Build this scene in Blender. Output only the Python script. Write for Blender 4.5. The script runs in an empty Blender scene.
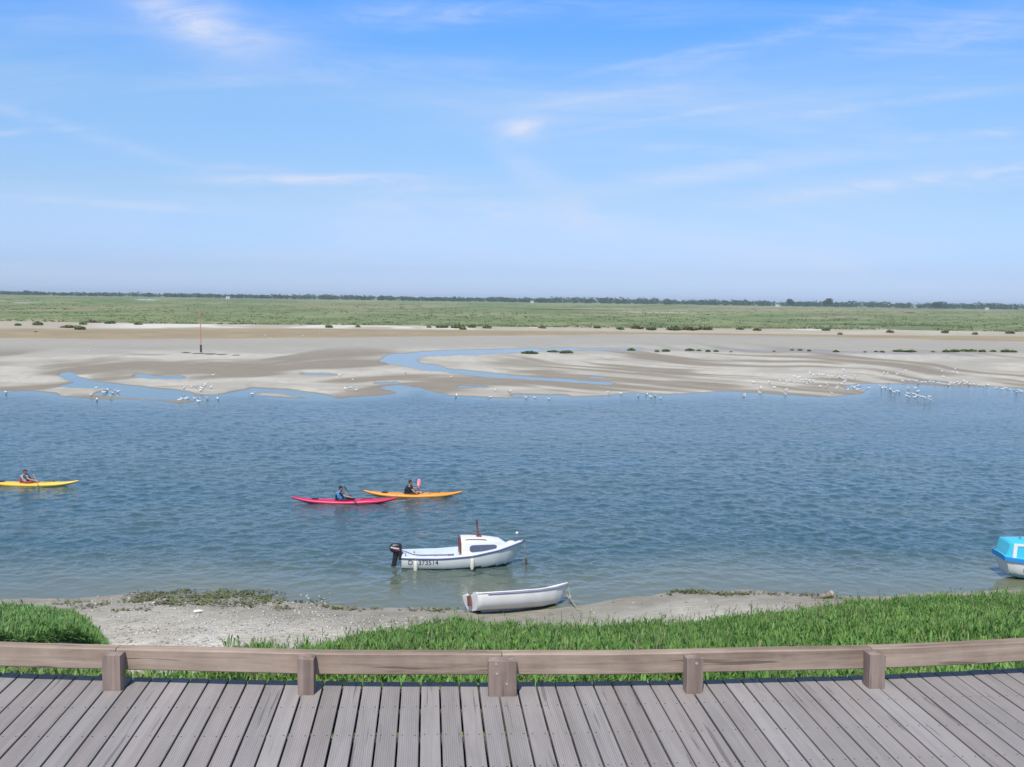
import bpy, bmesh, math, random
import numpy as np
from mathutils import Matrix, Vector, Euler

random.seed(7)
rng = np.random.default_rng(11)
R = math.radians
C = bpy.context.scene.collection
SC = bpy.context.scene

# ------------------------------------------------------------------ camera
CAM_H = 9.5
FPX = 1050.0
PITCH, ROLL = R(4.62), R(0.85)
cam_d = bpy.data.cameras.new('camera')
cam_d.sensor_width = 36.0
cam_d.lens = 36.0 * FPX / 1024.0
cam_d.clip_start = 0.1
cam_d.clip_end = 40000.0
cam = bpy.data.objects.new('camera', cam_d)
C.objects.link(cam)
CAM_R = Matrix.Rotation(math.pi / 2 - PITCH, 3, 'X') @ Matrix.Rotation(ROLL, 3, 'Z')
cam.matrix_world = Matrix.Translation((0, 0, CAM_H)) @ CAM_R.to_4x4()
SC.camera = cam
RM = np.array(CAM_R)


def ground(px, py, z=0.0):
    """point of the plane at height z that the picture shows at (px, py)"""
    px, py, z = np.broadcast_arrays(np.asarray(px, float), np.asarray(py, float), np.asarray(z, float))
    d = np.stack([(px - 512) / FPX, -(py - 383.5) / FPX, -np.ones_like(px)], -1) @ RM.T
    t = (z - CAM_H) / d[..., 2]
    return np.stack([d[..., 0] * t, d[..., 1] * t, z], -1)


def project(p):
    p = np.asarray(p, float) - np.array([0, 0, CAM_H])
    c = p @ RM
    return 512 - FPX * c[..., 0] / c[..., 2], 383.5 + FPX * c[..., 1] / c[..., 2]


def horizon(px):
    return 298.3 + (np.asarray(px, float) - 512) * math.tan(ROLL)


# ------------------------------------------------------------------ light
SUN_EL = R(57)
SUN_AZ = R(-166)            # clockwise from +Y: behind the camera, a little to the left
to_sun = Vector((math.sin(SUN_AZ) * math.cos(SUN_EL), math.cos(SUN_AZ) * math.cos(SUN_EL), math.sin(SUN_EL)))
sun_d = bpy.data.lights.new('sun', 'SUN')
sun_d.energy = 3.8
sun_d.angle = R(0.53)
sun_d.color = (1.0, 0.955, 0.87)
sun = bpy.data.objects.new('sun', sun_d)
sun.rotation_euler = to_sun.to_track_quat('Z', 'Y').to_euler()
sun.location = (-20, -40, 80)
C.objects.link(sun)

SC.view_settings.view_transform = 'Standard'
SC.view_settings.look = 'None'
SC.view_settings.exposure = 0.2
SC.view_settings.gamma = 1.0
SC.view_settings.use_curve_mapping = False
SC.cycles.max_bounces = 6
SC.cycles.diffuse_bounces = 2
SC.cycles.glossy_bounces = 3
SC.cycles.transmission_bounces = 4
SC.cycles.volume_bounces = 0
SC.cycles.caustics_reflective = False
SC.cycles.caustics_refractive = False

world = bpy.data.worlds.new('World')
SC.world = world
world.use_nodes = True
wt = world.node_tree
wt.nodes.clear()


class NT:
    """small helper to write node graphs as expressions"""

    def __init__(self, tree):
        self.t = tree

    def node(self, typ, **kw):
        n = self.t.nodes.new(typ)
        for k, v in kw.items():
            setattr(n, k, v)
        return n

    def link(self, a, b):
        self.t.links.new(a, b)

    def put(self, sock, v):
        if hasattr(v, 'is_output') or isinstance(v, bpy.types.NodeSocket):
            self.t.links.new(v, sock)
        else:
            sock.default_value = v

    def m(self, op, a, b=None, c=None, clamp=False):
        n = self.node('ShaderNodeMath', operation=op, use_clamp=clamp)
        self.put(n.inputs[0], a)
        if b is not None:
            self.put(n.inputs[1], b)
        if c is not None:
            self.put(n.inputs[2], c)
        return n.outputs[0]

    def mix(self, f, a, b, blend='MIX'):
        n = self.node('ShaderNodeMix', data_type='RGBA', blend_type=blend)
        self.put(n.inputs['Factor'], f)
        self.put(n.inputs[6], a)
        self.put(n.inputs[7], b)
        return n.outputs[2]

    def noise(self, vec, scale, detail=4, rough=0.55, dist=0.0):
        n = self.node('ShaderNodeTexNoise')
        if vec is not None:
            self.link(vec, n.inputs['Vector'])
        n.inputs['Scale'].default_value = scale
        n.inputs['Detail'].default_value = detail
        n.inputs['Roughness'].default_value = rough
        n.inputs['Distortion'].default_value = dist
        return n.outputs['Fac']

    def mapping(self, vec, scale=(1, 1, 1), rot=(0, 0, 0), loc=(0, 0, 0)):
        n = self.node('ShaderNodeMapping')
        self.link(vec, n.inputs['Vector'])
        n.inputs['Scale'].default_value = scale
        n.inputs['Rotation'].default_value = rot
        n.inputs['Location'].default_value = loc
        return n.outputs[0]

    def ramp(self, f, stops):
        n = self.node('ShaderNodeValToRGB')
        e = n.color_ramp.elements
        e[0].position, e[0].color = stops[0][0], tuple(stops[0][1]) + (1,)
        e[1].position, e[1].color = stops[-1][0], tuple(stops[-1][1]) + (1,)
        for p, c in stops[1:-1]:
            x = e.new(p)
            x.color = tuple(c) + (1,)
        self.link(f, n.inputs[0])
        return n.outputs[0]

    def smooth(self, v, lo, hi):
        n = self.node('ShaderNodeMapRange', interpolation_type='SMOOTHSTEP')
        self.put(n.inputs['Value'], v)
        n.inputs['From Min'].default_value = lo
        n.inputs['From Max'].default_value = hi
        return n.outputs[0]

    def bump(self, h, strength, dist, normal=None):
        n = self.node('ShaderNodeBump')
        self.link(h, n.inputs['Height'])
        n.inputs['Strength'].default_value = strength
        n.inputs['Distance'].default_value = dist
        if normal is not None:
            self.link(normal, n.inputs['Normal'])
        return n.outputs[0]


W = NT(wt)
sky = W.node('ShaderNodeTexSky', sky_type='NISHITA')
sky.sun_disc = False
sky.sun_elevation = SUN_EL
sky.sun_rotation = SUN_AZ
sky.altitude = 0
sky.air_density = 1.0
sky.dust_density = 0.6
sky.ozone_density = 3.0
tc = W.node('ShaderNodeTexCoord')
sep = W.node('ShaderNodeSeparateXYZ')
W.link(tc.outputs['Generated'], sep.inputs[0])
dx, dy, dz = sep.outputs
dyc = W.m('MAXIMUM', dy, 0.12)
su = W.m('DIVIDE', dx, dyc)          # bearing and height of the sky directions over the bay
sv = W.m('DIVIDE', dz, dyc)
comb = W.node('ShaderNodeCombineXYZ')
W.link(su, comb.inputs[0])
W.link(sv, comb.inputs[1])
suv = comb.outputs[0]
warp = W.noise(suv, 3.0, 3, 0.5)
cirrus_a = W.noise(W.mapping(suv, (2.2, 16.0, 1), (0, 0, R(4)), (3.1, 1.7, 0)), 1.0, 7, 0.62, 0.6)
cirrus_b = W.noise(W.mapping(suv, (1.4, 9.0, 1), (0, 0, R(-14)), (7.3, 4.2, 0)), 1.0, 6, 0.6, 1.2)
fibre = W.noise(W.mapping(suv, (14, 60, 1), (0, 0, R(8)), (0.3, 2.2, 0)), 1.0, 5, 0.65, 0.8)
broad = W.noise(W.mapping(suv, (7, 15, 1), (0, 0, R(-24)), (2.3, 5.2, 0)), 1.0, 5, 0.55, 0.5)
soft = W.noise(W.mapping(suv, (9, 22, 1), (0, 0, R(-30)), (1.3, 0.2, 0)), 1.0, 6, 0.62, 0.9)


def streak(px, py, ang, a, b, amt, tex, lo=0.3, hi=0.75):
    """a wisp of cirrus seen in direction (px, py) of the photograph's sky, a x b in thousandths of a radian"""
    u0 = (px - 512) / FPX
    v0 = (298.3 + (px - 512) * math.tan(ROLL) - py) / FPX
    du = W.m('SUBTRACT', su, u0)
    dv = W.m('SUBTRACT', sv, v0)
    ca, sa = math.cos(R(ang)), math.sin(R(ang))
    p = W.m('ADD', W.m('MULTIPLY', du, ca), W.m('MULTIPLY', dv, sa))
    q = W.m('SUBTRACT', W.m('MULTIPLY', dv, ca), W.m('MULTIPLY', du, sa))
    q = W.m('ADD', q, W.m('MULTIPLY', W.m('SUBTRACT', warp, 0.5), b * 0.0012))
    p2 = W.m('POWER', W.m('ABSOLUTE', W.m('DIVIDE', p, a / 1000)), 2.0)
    q2 = W.m('POWER', W.m('ABSOLUTE', W.m('DIVIDE', q, b / 1000)), 2.0)
    g = W.m('EXPONENT', W.m('MULTIPLY', W.m('ADD', p2, q2), -1.0))
    t = W.smooth(tex, lo, hi)
    return W.m('MULTIPLY', W.m('MULTIPLY', g, W.m('MULTIPLY_ADD', t, 0.9, 0.1)), amt * 1.5)


marks = [
    streak(214, 27, -18, 72, 30, 0.32, broad, 0.2, 0.65), streak(225, 32, -20, 60, 20, 0.16, fibre, 0.3, 0.6), streak(175, 18, -20, 40, 14, 0.2, fibre, 0.3, 0.6),
    streak(590, 102, 9, 95, 3.5, 0.12, fibre, 0.3, 0.6), streak(655, 122, 10, 80, 3, 0.2, fibre, 0.3, 0.6), streak(870, 108, 8, 110, 4, 0.2, fibre, 0.3, 0.6),
    streak(640, 66, 13, 90, 3.5, 0.12, fibre, 0.3, 0.6), streak(880, 186, 8, 140, 5, 0.24, fibre, 0.3, 0.6), streak(120, 205, -3, 120, 4, 0.2, fibre, 0.3, 0.6), streak(185, 22, -25, 50, 16, 0.3, soft), streak(520, 133, 6, 24, 10, 0.62, soft, 0.3, 0.6),
    streak(318, 180, 1, 95, 5.0, 0.6, fibre, 0.2, 0.6), streak(255, 168, 0, 45, 3.5, 0.35, fibre),
    streak(420, 190, 2, 60, 4, 0.3, fibre), streak(75, 132, -16, 110, 6, 0.24, fibre, 0.3, 0.7),
    streak(15, 135, 6, 30, 3, 0.3, fibre), streak(700, 176, 9, 110, 9, 0.32, fibre, 0.2, 0.6),
    streak(690, 153, -2, 60, 6, 0.25, fibre), streak(800, 60, 12, 330, 22, 0.14, cirrus_a, 0.35, 0.7),
    streak(960, 38, 8, 120, 16, 0.25, fibre), streak(960, 178, 7, 160, 12, 0.3, fibre), streak(990, 135, 5, 120, 5, 0.25, fibre),
    streak(545, 190, -35, 60, 16, 0.3, soft), streak(480, 212, -4, 160, 11, 0.28, fibre),
    streak(700, 235, -3, 420, 24, 0.3, cirrus_a, 0.3, 0.7), streak(330, 78, 3, 150, 10, 0.2, fibre), streak(760, 45, 16, 150, 9, 0.22, fibre),
    streak(440, 22, 4, 130, 12, 0.24, fibre),
]
cl = marks[0]
for s in marks[1:]:
    cl = W.m('ADD', cl, s)
gen = W.m('ADD', W.m('MULTIPLY', W.smooth(cirrus_a, 0.45, 0.78), 0.24), W.m('MULTIPLY', W.smooth(cirrus_b, 0.48, 0.8), 0.16))
cl = W.m('ADD', cl, gen)
front = W.smooth(dy, 0.1, 0.35)
cl = W.m('MULTIPLY', W.m('MULTIPLY', cl, front), W.smooth(dz, 0.0, 0.03), clamp=True)
tone = W.ramp(W.m('MULTIPLY', dz, 2.0, clamp=True),          # the clear summer blue of this sky against the model's
              [(0.0, (0.80, 0.98, 1.72)), (0.02, (0.70, 0.88, 1.5)), (0.054, (0.61, 0.76, 1.28)), (0.19, (0.74, 0.83, 1.05)), (0.37, (0.80, 1.00, 1.20)), (0.54, (0.45, 0.96, 1.54)), (0.72, (0.74, 0.90, 1.02)), (1.0, (0.84, 0.92, 0.94))])
veil = W.mix(1.0, sky.outputs[0], tone, 'MULTIPLY')
cloudy = W.mix(cl, veil, (5.0, 5.5, 6.9, 1))
bg = W.node('ShaderNodeBackground')
W.link(cloudy, bg.inputs['Color'])
bg.inputs['Strength'].default_value = 0.12
wo = W.node('ShaderNodeOutputWorld')
W.link(bg.outputs[0], wo.inputs['Surface'])


# ------------------------------------------------------------------ materials
def material(name, base=(0.5, 0.5, 0.5), rough=0.6, metal=0.0, spec=0.5):
    m = bpy.data.materials.new(name)
    m.use_nodes = True
    t = NT(m.node_tree)
    b = m.node_tree.nodes['Principled BSDF']
    b.inputs['Base Color'].default_value = tuple(base) + (1,)
    b.inputs['Roughness'].default_value = rough
    b.inputs['Metallic'].default_value = metal
    b.inputs['Specular IOR Level'].default_value = spec
    return m, t, b


def worn(name, base, rough=0.5, amount=0.25, scale=6.0, dirt=(0.25, 0.23, 0.19), bump=0.0, coat=0.0, stretch=(1, 1, 1)):
    """paint, cloth or plastic with uneven tone and a little dirt"""
    m, t, b = material(name, base, rough)
    co = t.node('ShaderNodeTexCoord').outputs['Object']
    co = t.mapping(co, stretch)
    n1 = t.noise(co, scale, 6, 0.6)
    n2 = t.noise(co, scale * 5.3, 4, 0.6)
    f = t.m('MULTIPLY', t.smooth(n1, 0.42, 0.8), amount)
    f = t.m('ADD', f, t.m('MULTIPLY', t.smooth(n2, 0.5, 0.85), amount * 0.5))
    t.link(t.mix(f, tuple(base) + (1,), tuple(dirt) + (1,)), b.inputs['Base Color'])
    t.link(t.m('MULTIPLY_ADD', n1, 0.25, rough - 0.1, clamp=True), b.inputs['Roughness'])
    b.inputs['Coat Weight'].default_value = coat
    if bump:
        t.link(t.bump(n2, bump, 0.01), b.inputs['Normal'])
    return m


def attr_material(name, attr, rough=0.7, spec=0.3, trans=0.0, bump_scale=None, bump_dist=0.02, bump_strength=0.5):
    m, t, b = material(name, rough=rough, spec=spec)
    a = t.node('ShaderNodeAttribute', attribute_name=attr)
    t.link(a.outputs['Color'], b.inputs['Base Color'])
    if bump_scale:
        co = t.node('ShaderNodeTexCoord').outputs['Object']
        t.link(t.bump(t.noise(co, bump_scale, 6, 0.65), bump_strength, bump_dist), b.inputs['Normal'])
    if trans:
        out = m.node_tree.nodes['Material Output']
        tr = t.node('ShaderNodeBsdfTranslucent')
        t.link(a.outputs['Color'], tr.inputs['Color'])
        mx = t.node('ShaderNodeMixShader')
        mx.inputs[0].default_value = trans
        t.link(b.outputs[0], mx.inputs[1])
        t.link(tr.outputs[0], mx.inputs[2])
        t.link(mx.outputs[0], out.inputs['Surface'])
    return m


def wood(name, dark, light, axis, freq=1.0, groove=False, rough=0.75, per_board=False):
    """weathered timber, grain along the given local axis"""
    m, t, b = material(name, light, rough, spec=0.3)
    co = t.node('ShaderNodeTexCoord').outputs['Object']
    sc = [38.0 * freq] * 3
    sc[axis] = 1.6 * freq
    vec = t.mapping(co, sc)
    rnd = None
    if per_board:
        a = t.node('ShaderNodeAttribute', attribute_name='board')
        rnd = a.outputs['Color']
        sr = t.node('ShaderNodeSeparateColor')
        t.link(rnd, sr.inputs[0])
        add = t.node('ShaderNodeVectorMath', operation='MULTIPLY_ADD')
        t.link(rnd, add.inputs[0])
        add.inputs[1].default_value = (90, 90, 90)
        t.link(vec, add.inputs[2])
        vec = add.outputs[0]
    if not per_board:
        oi = t.node('ShaderNodeObjectInfo')
        sh = t.node('ShaderNodeVectorMath', operation='ADD')
        k3 = t.node('ShaderNodeCombineXYZ')
        for q_ in range(3):
            t.link(t.m('MULTIPLY', oi.outputs['Random'], 70.0 + 13 * q_), k3.inputs[q_])
        t.link(vec, sh.inputs[0])
        t.link(k3.outputs[0], sh.inputs[1])
        vec = sh.outputs[0]
        sh2 = t.node('ShaderNodeVectorMath', operation='ADD')
        t.link(co, sh2.inputs[0])
        t.link(k3.outputs[0], sh2.inputs[1])
        co = sh2.outputs[0]
    g1 = t.noise(vec, 0.35, 6, 0.65, 0.7)
    g2 = t.noise(vec, 1.6, 5, 0.7)
    blot = t.noise(co, 2.3, 5, 0.6)
    f = t.m('ADD', t.m('MULTIPLY', t.smooth(g1, 0.3, 0.7), 0.45 if per_board else 0.65), t.m('MULTIPLY', g2, 0.55 if per_board else 0.35))
    f = t.m('ADD', f, t.m('MULTIPLY', t.m('SUBTRACT', blot, 0.5), 0.7 if per_board else 1.3), clamp=True)
    col = t.mix(f, tuple(dark) + (1,), tuple(light) + (1,))
    cracks = t.smooth(t.noise(t.mapping(vec, (1, 1, 1), (0, 0, 0), (5, 9, 2)), 0.55, 3, 0.5), 0.63, 0.70)
    col = t.mix(t.m('MULTIPLY', cracks, 0.55), col, tuple(x * 0.35 for x in dark) + (1,))
    h = t.m('SUBTRACT', f, cracks)
    if per_board:
        v = t.m('MULTIPLY_ADD', sr.outputs[0], 0.15, 0.925)
        hs = t.node('ShaderNodeHueSaturation')
        t.link(col, hs.inputs['Color'])
        t.link(v, hs.inputs['Value'])
        t.link(t.m('MULTIPLY_ADD', sr.outputs[1], 0.35, 0.75), hs.inputs['Saturation'])
        col = hs.outputs[0]
        droppings = t.smooth(t.noise(t.mapping(co, (5, 2.2, 1), (0, 0, 0), (3.3, 8.1, 0)), 1.0, 4, 0.6), 0.735, 0.765)
        col = t.mix(t.m('MULTIPLY', droppings, 0.5), col, (0.62, 0.6, 0.55, 1))
    if groove:
        s = t.node('ShaderNodeSeparateXYZ')
        t.link(co, s.inputs[0])
        gw = t.m('SINE', t.m('MULTIPLY', s.outputs[0], 2 * math.pi / 0.0138))
        gmask = t.m('GREATER_THAN', sr.outputs[2], 0.12)
        gd = t.m('MULTIPLY', t.smooth(gw, 0.1, 0.9), gmask)
        col = t.mix(t.m('MULTIPLY', gd, 0.22), col, tuple(x * 0.45 for x in dark) + (1,))
        h = t.m('SUBTRACT', h, t.m('MULTIPLY', gd, 0.8))
    t.link(col, b.inputs['Base Color'])
    t.link(t.bump(h, 0.55, 0.004), b.inputs['Normal'])
    return m


M = {}
M['deck'] = wood('deck boards weathered grey', (0.232, 0.205, 0.196), (0.362, 0.326, 0.312), 1, 1.0, True, 0.8, True)
M['rail'] = wood('rail timber', (0.18, 0.128, 0.095), (0.46, 0.355, 0.278), 0, 0.8)
M['post'] = wood('post timber', (0.145, 0.105, 0.085), (0.37, 0.28, 0.235), 2, 0.9)
M['joist'] = worn('joist timber', (0.10, 0.085, 0.075), 0.9, 0.4)
M['screw'] = material('screw heads', (0.07, 0.06, 0.055), 0.5, 0.6)[0]
M['plug'] = worn('timber plug', (0.42, 0.32, 0.25), 0.8, 0.3, 30)
M['gelcoat'] = worn('white gelcoat', (0.80, 0.80, 0.80), 0.35, 0.16, 2.5, (0.45, 0.43, 0.40), coat=0.3, stretch=(1, 1, 0.5))
M['boat_inside'] = worn('pale blue white boat paint', (0.66, 0.72, 0.76), 0.45, 0.2, 3.0, (0.4, 0.42, 0.42))
M['antifoul'] = worn('dark antifouling', (0.035, 0.035, 0.05), 0.7, 0.3, 4, (0.10, 0.10, 0.07))
M['rub_blue'] = worn('navy rubbing strake', (0.13, 0.13, 0.30), 0.5, 0.2)
M['window'] = material('boat window tint', (0.10, 0.13, 0.18), 0.06, 0.0, 0.8)[0]
M['brown_wood'] = wood('varnished brown wood', (0.12, 0.035, 0.03), (0.27, 0.09, 0.075), 2, 1.5, rough=0.5)
M['black_plastic'] = worn('black plastic', (0.02, 0.02, 0.03), 0.35, 0.2, 8, (0.08, 0.08, 0.08))
M['metal'] = material('grey metal', (0.45, 0.45, 0.46), 0.35, 0.9)[0]
M['rust'] = worn('rusty iron', (0.16, 0.07, 0.04), 0.9, 0.5, 14, (0.05, 0.03, 0.02))
M['rope'] = worn('old rope', (0.33, 0.31, 0.22), 0.95, 0.4, 20, (0.10, 0.12, 0.05))
M['fender'] = worn('cream fender vinyl', (0.74, 0.71, 0.62), 0.5, 0.25, 7)
M['letter'] = material('grey registration letters', (0.12, 0.12, 0.15), 0.6)[0]
M['white_decal'] = material('white decal', (0.75, 0.74, 0.76), 0.5)[0]
M['red_decal'] = material('red decal', (0.5, 0.05, 0.09), 0.5)[0]
M['dinghy'] = worn('chalky white dinghy gelcoat', (0.80, 0.79, 0.79), 0.5, 0.2, 2.2, (0.42, 0.40, 0.36), stretch=(0.8, 1, 1.5))
M['lilac_strip'] = worn('faded lilac rubbing strip', (0.33, 0.31, 0.46), 0.6, 0.25)
M['pad'] = wood('brown transom pad', (0.12, 0.045, 0.03), (0.25, 0.10, 0.07), 2, 2.0)
M['cyan'] = worn('cyan boat paint', (0.06, 0.55, 0.74), 0.4, 0.14, 3, (0.25, 0.6, 0.68), coat=0.2)
M['cyan_pale'] = worn('pale cyan boat paint', (0.12, 0.62, 0.72), 0.45, 0.15, 3, (0.3, 0.62, 0.66))
M['sky_bottom'] = worn('light blue hull bottom', (0.28, 0.55, 0.72), 0.5, 0.25, 3, (0.25, 0.35, 0.30))
M['band_blue'] = worn('bright blue gunwale band', (0.025, 0.28, 0.72), 0.4, 0.12, 4, (0.1, 0.3, 0.55))
M['kayak_red'] = worn('red kayak plastic', (0.62, 0.02, 0.10), 0.35, 0.14, 3, (0.4, 0.1, 0.12))
M['kayak_orange'] = worn('orange yellow kayak plastic', (0.80, 0.30, 0.035), 0.35, 0.14, 3, (0.6, 0.36, 0.1))
M['kayak_yellow'] = worn('yellow kayak plastic', (0.80, 0.52, 0.06), 0.35, 0.14, 3, (0.6, 0.45, 0.15))
M['skin'] = worn('skin', (0.46, 0.25, 0.17), 0.55, 0.12, 9, (0.36, 0.17, 0.12))
M['hair'] = worn('dark hair', (0.022, 0.016, 0.014), 0.7, 0.2)
M['cloth_black'] = worn('black cloth', (0.018, 0.020, 0.03), 0.85, 0.25, 10, (0.06, 0.06, 0.07))
M['cloth_navy'] = worn('navy cloth', (0.022, 0.03, 0.085), 0.85, 0.25, 10, (0.06, 0.07, 0.11))
M['cloth_purple'] = worn('blue purple cloth', (0.05, 0.06, 0.20), 0.85, 0.25, 10)
M['cloth_blue'] = worn('light blue vest cloth', (0.06, 0.30, 0.60), 0.8, 0.2, 10)
M['cloth_pale'] = worn('pale green vest cloth', (0.42, 0.50, 0.45), 0.8, 0.2, 10)
M['cap_brown'] = worn('maroon cap cloth', (0.10, 0.04, 0.06), 0.85, 0.2, 10)
M['pink'] = worn('pink paddle blade', (0.60, 0.055, 0.14), 0.4, 0.15, 5)
M['blade_navy'] = worn('navy paddle blade', (0.025, 0.04, 0.14), 0.4, 0.15, 5)
M['seat_red'] = worn('red seat pad', (0.55, 0.04, 0.07), 0.7, 0.15, 5)
M['marker_red'] = worn('faded red marker paint', (0.52, 0.20, 0.15), 0.7, 0.3, 4)
M['marker_dark'] = worn('tarred timber', (0.05, 0.045, 0.05), 0.9, 0.3, 4)
M['gull_white'] = material('gull white plumage', (0.80, 0.80, 0.80), 0.8)[0]
M['gull_grey'] = material('gull grey wing', (0.60, 0.62, 0.66), 0.8)[0]
M['gull_leg'] = material('gull leg', (0.40, 0.16, 0.08), 0.7)[0]
M['gull_dark'] = material('gull dark wing tip', (0.03, 0.03, 0.035), 0.8)[0]
M['house_wall'] = worn('white render', (0.78, 0.76, 0.72), 0.8, 0.15, 0.5)
M['house_roof'] = worn('slate roof', (0.26, 0.25, 0.26), 0.8, 0.2, 0.8)
M['house_door'] = material('dark door', (0.08, 0.06, 0.05), 0.6)[0]
M['bark'] = worn('bark', (0.10, 0.08, 0.06), 0.9, 0.4, 1.5)
M['driftwood'] = wood('driftwood', (0.12, 0.095, 0.075), (0.30, 0.25, 0.20), 0, 1.2)
M['cut_wood'] = worn('cut wood', (0.50, 0.36, 0.24), 0.85, 0.3, 9)
M['buoy'] = worn('white buoy plastic', (0.78, 0.78, 0.76), 0.4, 0.15, 8)
M['leaf'] = attr_material('leaves', 'tint', 0.55, 0.35, 0.38)
M['weed'] = attr_material('seaweed and shells', 'tint', 0.6, 0.4)
M['terrain'] = attr_material('bank sand', 'tint', 0.85, 0.25, 0, 6.0, 0.16, 0.9)


# ------------------------------------------------------------------ mesh helpers
class MB:
    def __init__(self):
        self.v, self.f, self.mi = [], [], []

    def add(self, verts, faces, mi=0, mat=None):
        o = len(self.v)
        for p in verts:
            p = Vector(p)
            self.v.append(mat @ p if mat is not None else p)
        for k, f in enumerate(faces):
            self.f.append([i + o for i in f])
            self.mi.append(mi[k] if isinstance(mi, (list, tuple)) else mi)
        return self

    def box(self, x0, x1, y0, y1, z0, z1, mi=0, mat=None, bev=0.0):
        if bev <= 0:
            v = [(x, y, z) for z in (z0, z1) for y in (y0, y1) for x in (x0, x1)]
            f = [(0, 2, 3, 1), (4, 5, 7, 6), (0, 1, 5, 4), (2, 6, 7, 3), (0, 4, 6, 2), (1, 3, 7, 5)]
            return self.add(v, f, mi, mat)
        bm = bmesh.new()
        vs = [bm.verts.new((x, y, z)) for z in (z0, z1) for y in (y0, y1) for x in (x0, x1)]
        for q in [(0, 2, 3, 1), (4, 5, 7, 6), (0, 1, 5, 4), (2, 6, 7, 3), (0, 4, 6, 2), (1, 3, 7, 5)]:
            bm.faces.new([vs[i] for i in q])
        bmesh.ops.bevel(bm, geom=list(bm.edges), offset=bev, segments=2, affect='EDGES', profile=0.6)
        bm.verts.index_update()
        self.add([v.co.copy() for v in bm.verts], [[v.index for v in f.verts] for f in bm.faces], mi, mat)
        bm.free()
        return self

    def loft(self, rings, closed=True, caps=True, mi=0, mat=None):
        """rings: lists of points with the same count"""
        n = len(rings[0])
        v = [p for r in rings for p in r]
        f = []
        for i in range(len(rings) - 1):
            for j in range(n if closed else n - 1):
                k = (j + 1) % n
                f.append((i * n + j, i * n + k, (i + 1) * n + k, (i + 1) * n + j))
        if caps and closed:
            f.append(tuple(reversed(range(n))))
            f.append(tuple((len(rings) - 1) * n + j for j in range(n)))
        return self.add(v, f, mi, mat)

    def tube(self, pts, r, seg=8, mi=0, mat=None, flat=1.0):
        pts = [Vector(p) for p in pts]
        rr = r if isinstance(r, (list, tuple)) else [r] * len(pts)
        rings = []
        up = Vector((0, 0, 1))
        for i, p in enumerate(pts):
            t = (pts[min(i + 1, len(pts) - 1)] - pts[max(i - 1, 0)]).normalized()
            a = t.cross(up if abs(t.dot(up)) < 0.95 else Vector((1, 0, 0))).normalized()
            b = a.cross(t).normalized()
            rings.append([p + (a * math.cos(2 * math.pi * k / seg) + b * math.sin(2 * math.pi * k / seg) * flat) * rr[i] for k in range(seg)])
        return self.loft(rings, True, True, mi, mat)

    def ball(self, c, r, seg=10, rings=7, mi=0, mat=None):
        c = Vector(c)
        r = Vector(r) if not isinstance(r, (int, float)) else Vector((r, r, r))
        rs = []
        for i in range(rings + 1):
            th = math.pi * (0.02 + 0.96 * i / rings)
            rs.append([c + Vector((r.x * math.sin(th) * math.cos(2 * math.pi * k / seg), r.y * math.sin(th) * math.sin(2 * math.pi * k / seg),
                                   -r.z * math.cos(th))) for k in range(seg)])
        return self.loft(rs, True, True, mi, mat)

    def build(self, name, mats, parent=None, smooth=False, angle=None):
        me = bpy.data.meshes.new(name)
        me.from_pydata([tuple(p) for p in self.v], [], self.f)
        for m in (mats if isinstance(mats, (list, tuple)) else [mats]):
            me.materials.append(m)
        me.polygons.foreach_set('material_index', self.mi)
        bm = bmesh.new()
        bm.from_mesh(me)
        bmesh.ops.recalc_face_normals(bm, faces=bm.faces)
        bm.to_mesh(me)
        bm.free()
        if smooth:
            me.shade_smooth()
            if angle:
                me.set_sharp_from_angle(angle=R(angle))
        me.update()
        o = bpy.data.objects.new(name, me)
        C.objects.link(o)
        o.parent = parent
        return o


def np_mesh(name, verts, quads=None, tris=None, mat=None, tint=None, parent=None, smooth=False):
    """fast mesh from arrays; tint is a per-vertex colour"""
    me = bpy.data.meshes.new(name)
    verts = np.ascontiguousarray(verts, np.float32)
    me.vertices.add(len(verts))
    me.vertices.foreach_set('co', verts.ravel())
    idx, starts, off = [], [], 0
    if quads is not None and len(quads):
        idx.append(np.asarray(quads, np.int32).ravel())
        starts.append(np.arange(len(quads), dtype=np.int32) * 4)
        off = len(quads) * 4
    if tris is not None and len(tris):
        idx.append(np.asarray(tris, np.int32).ravel())
        starts.append(off + np.arange(len(tris), dtype=np.int32) * 3)
    idx = np.concatenate(idx)
    starts = np.concatenate(starts)
    me.loops.add(len(idx))
    me.loops.foreach_set('vertex_index', idx)
    me.polygons.add(len(starts))
    me.polygons.foreach_set('loop_start', starts)
    me.update(calc_edges=True)
    if mat:
        me.materials.append(mat)
    if tint is not None:
        a = me.attributes.new('tint', 'FLOAT_COLOR', 'POINT')
        t = np.ones((len(verts), 4), np.float32)
        t[:, :3] = tint
        a.data.foreach_set('color', t.ravel())
    if smooth:
        me.shade_smooth()
    o = bpy.data.objects.new(name, me)
    C.objects.link(o)
    o.parent = parent
    return o


def grid_quads(nr, nc):
    i = np.arange(nr - 1)[:, None] * nc + np.arange(nc - 1)[None, :]
    return np.stack([i, i + 1, i + nc + 1, i + nc], -1).reshape(-1, 4)


def thing(name, label, cat, loc=(0, 0, 0), rot=(0, 0, 0), group=None):
    o = bpy.data.objects.new(name, None)
    o.empty_display_size = 0.2
    C.objects.link(o)
    o.location = loc
    o.rotation_euler = rot
    return tag(o, label, cat, group)


def tag(o, label, cat, group=None):
    o['label'] = label
    o['category'] = cat
    if group:
        o['group'] = group
    return o


def kind(o, k):
    o['kind'] = k
    return o


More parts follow.
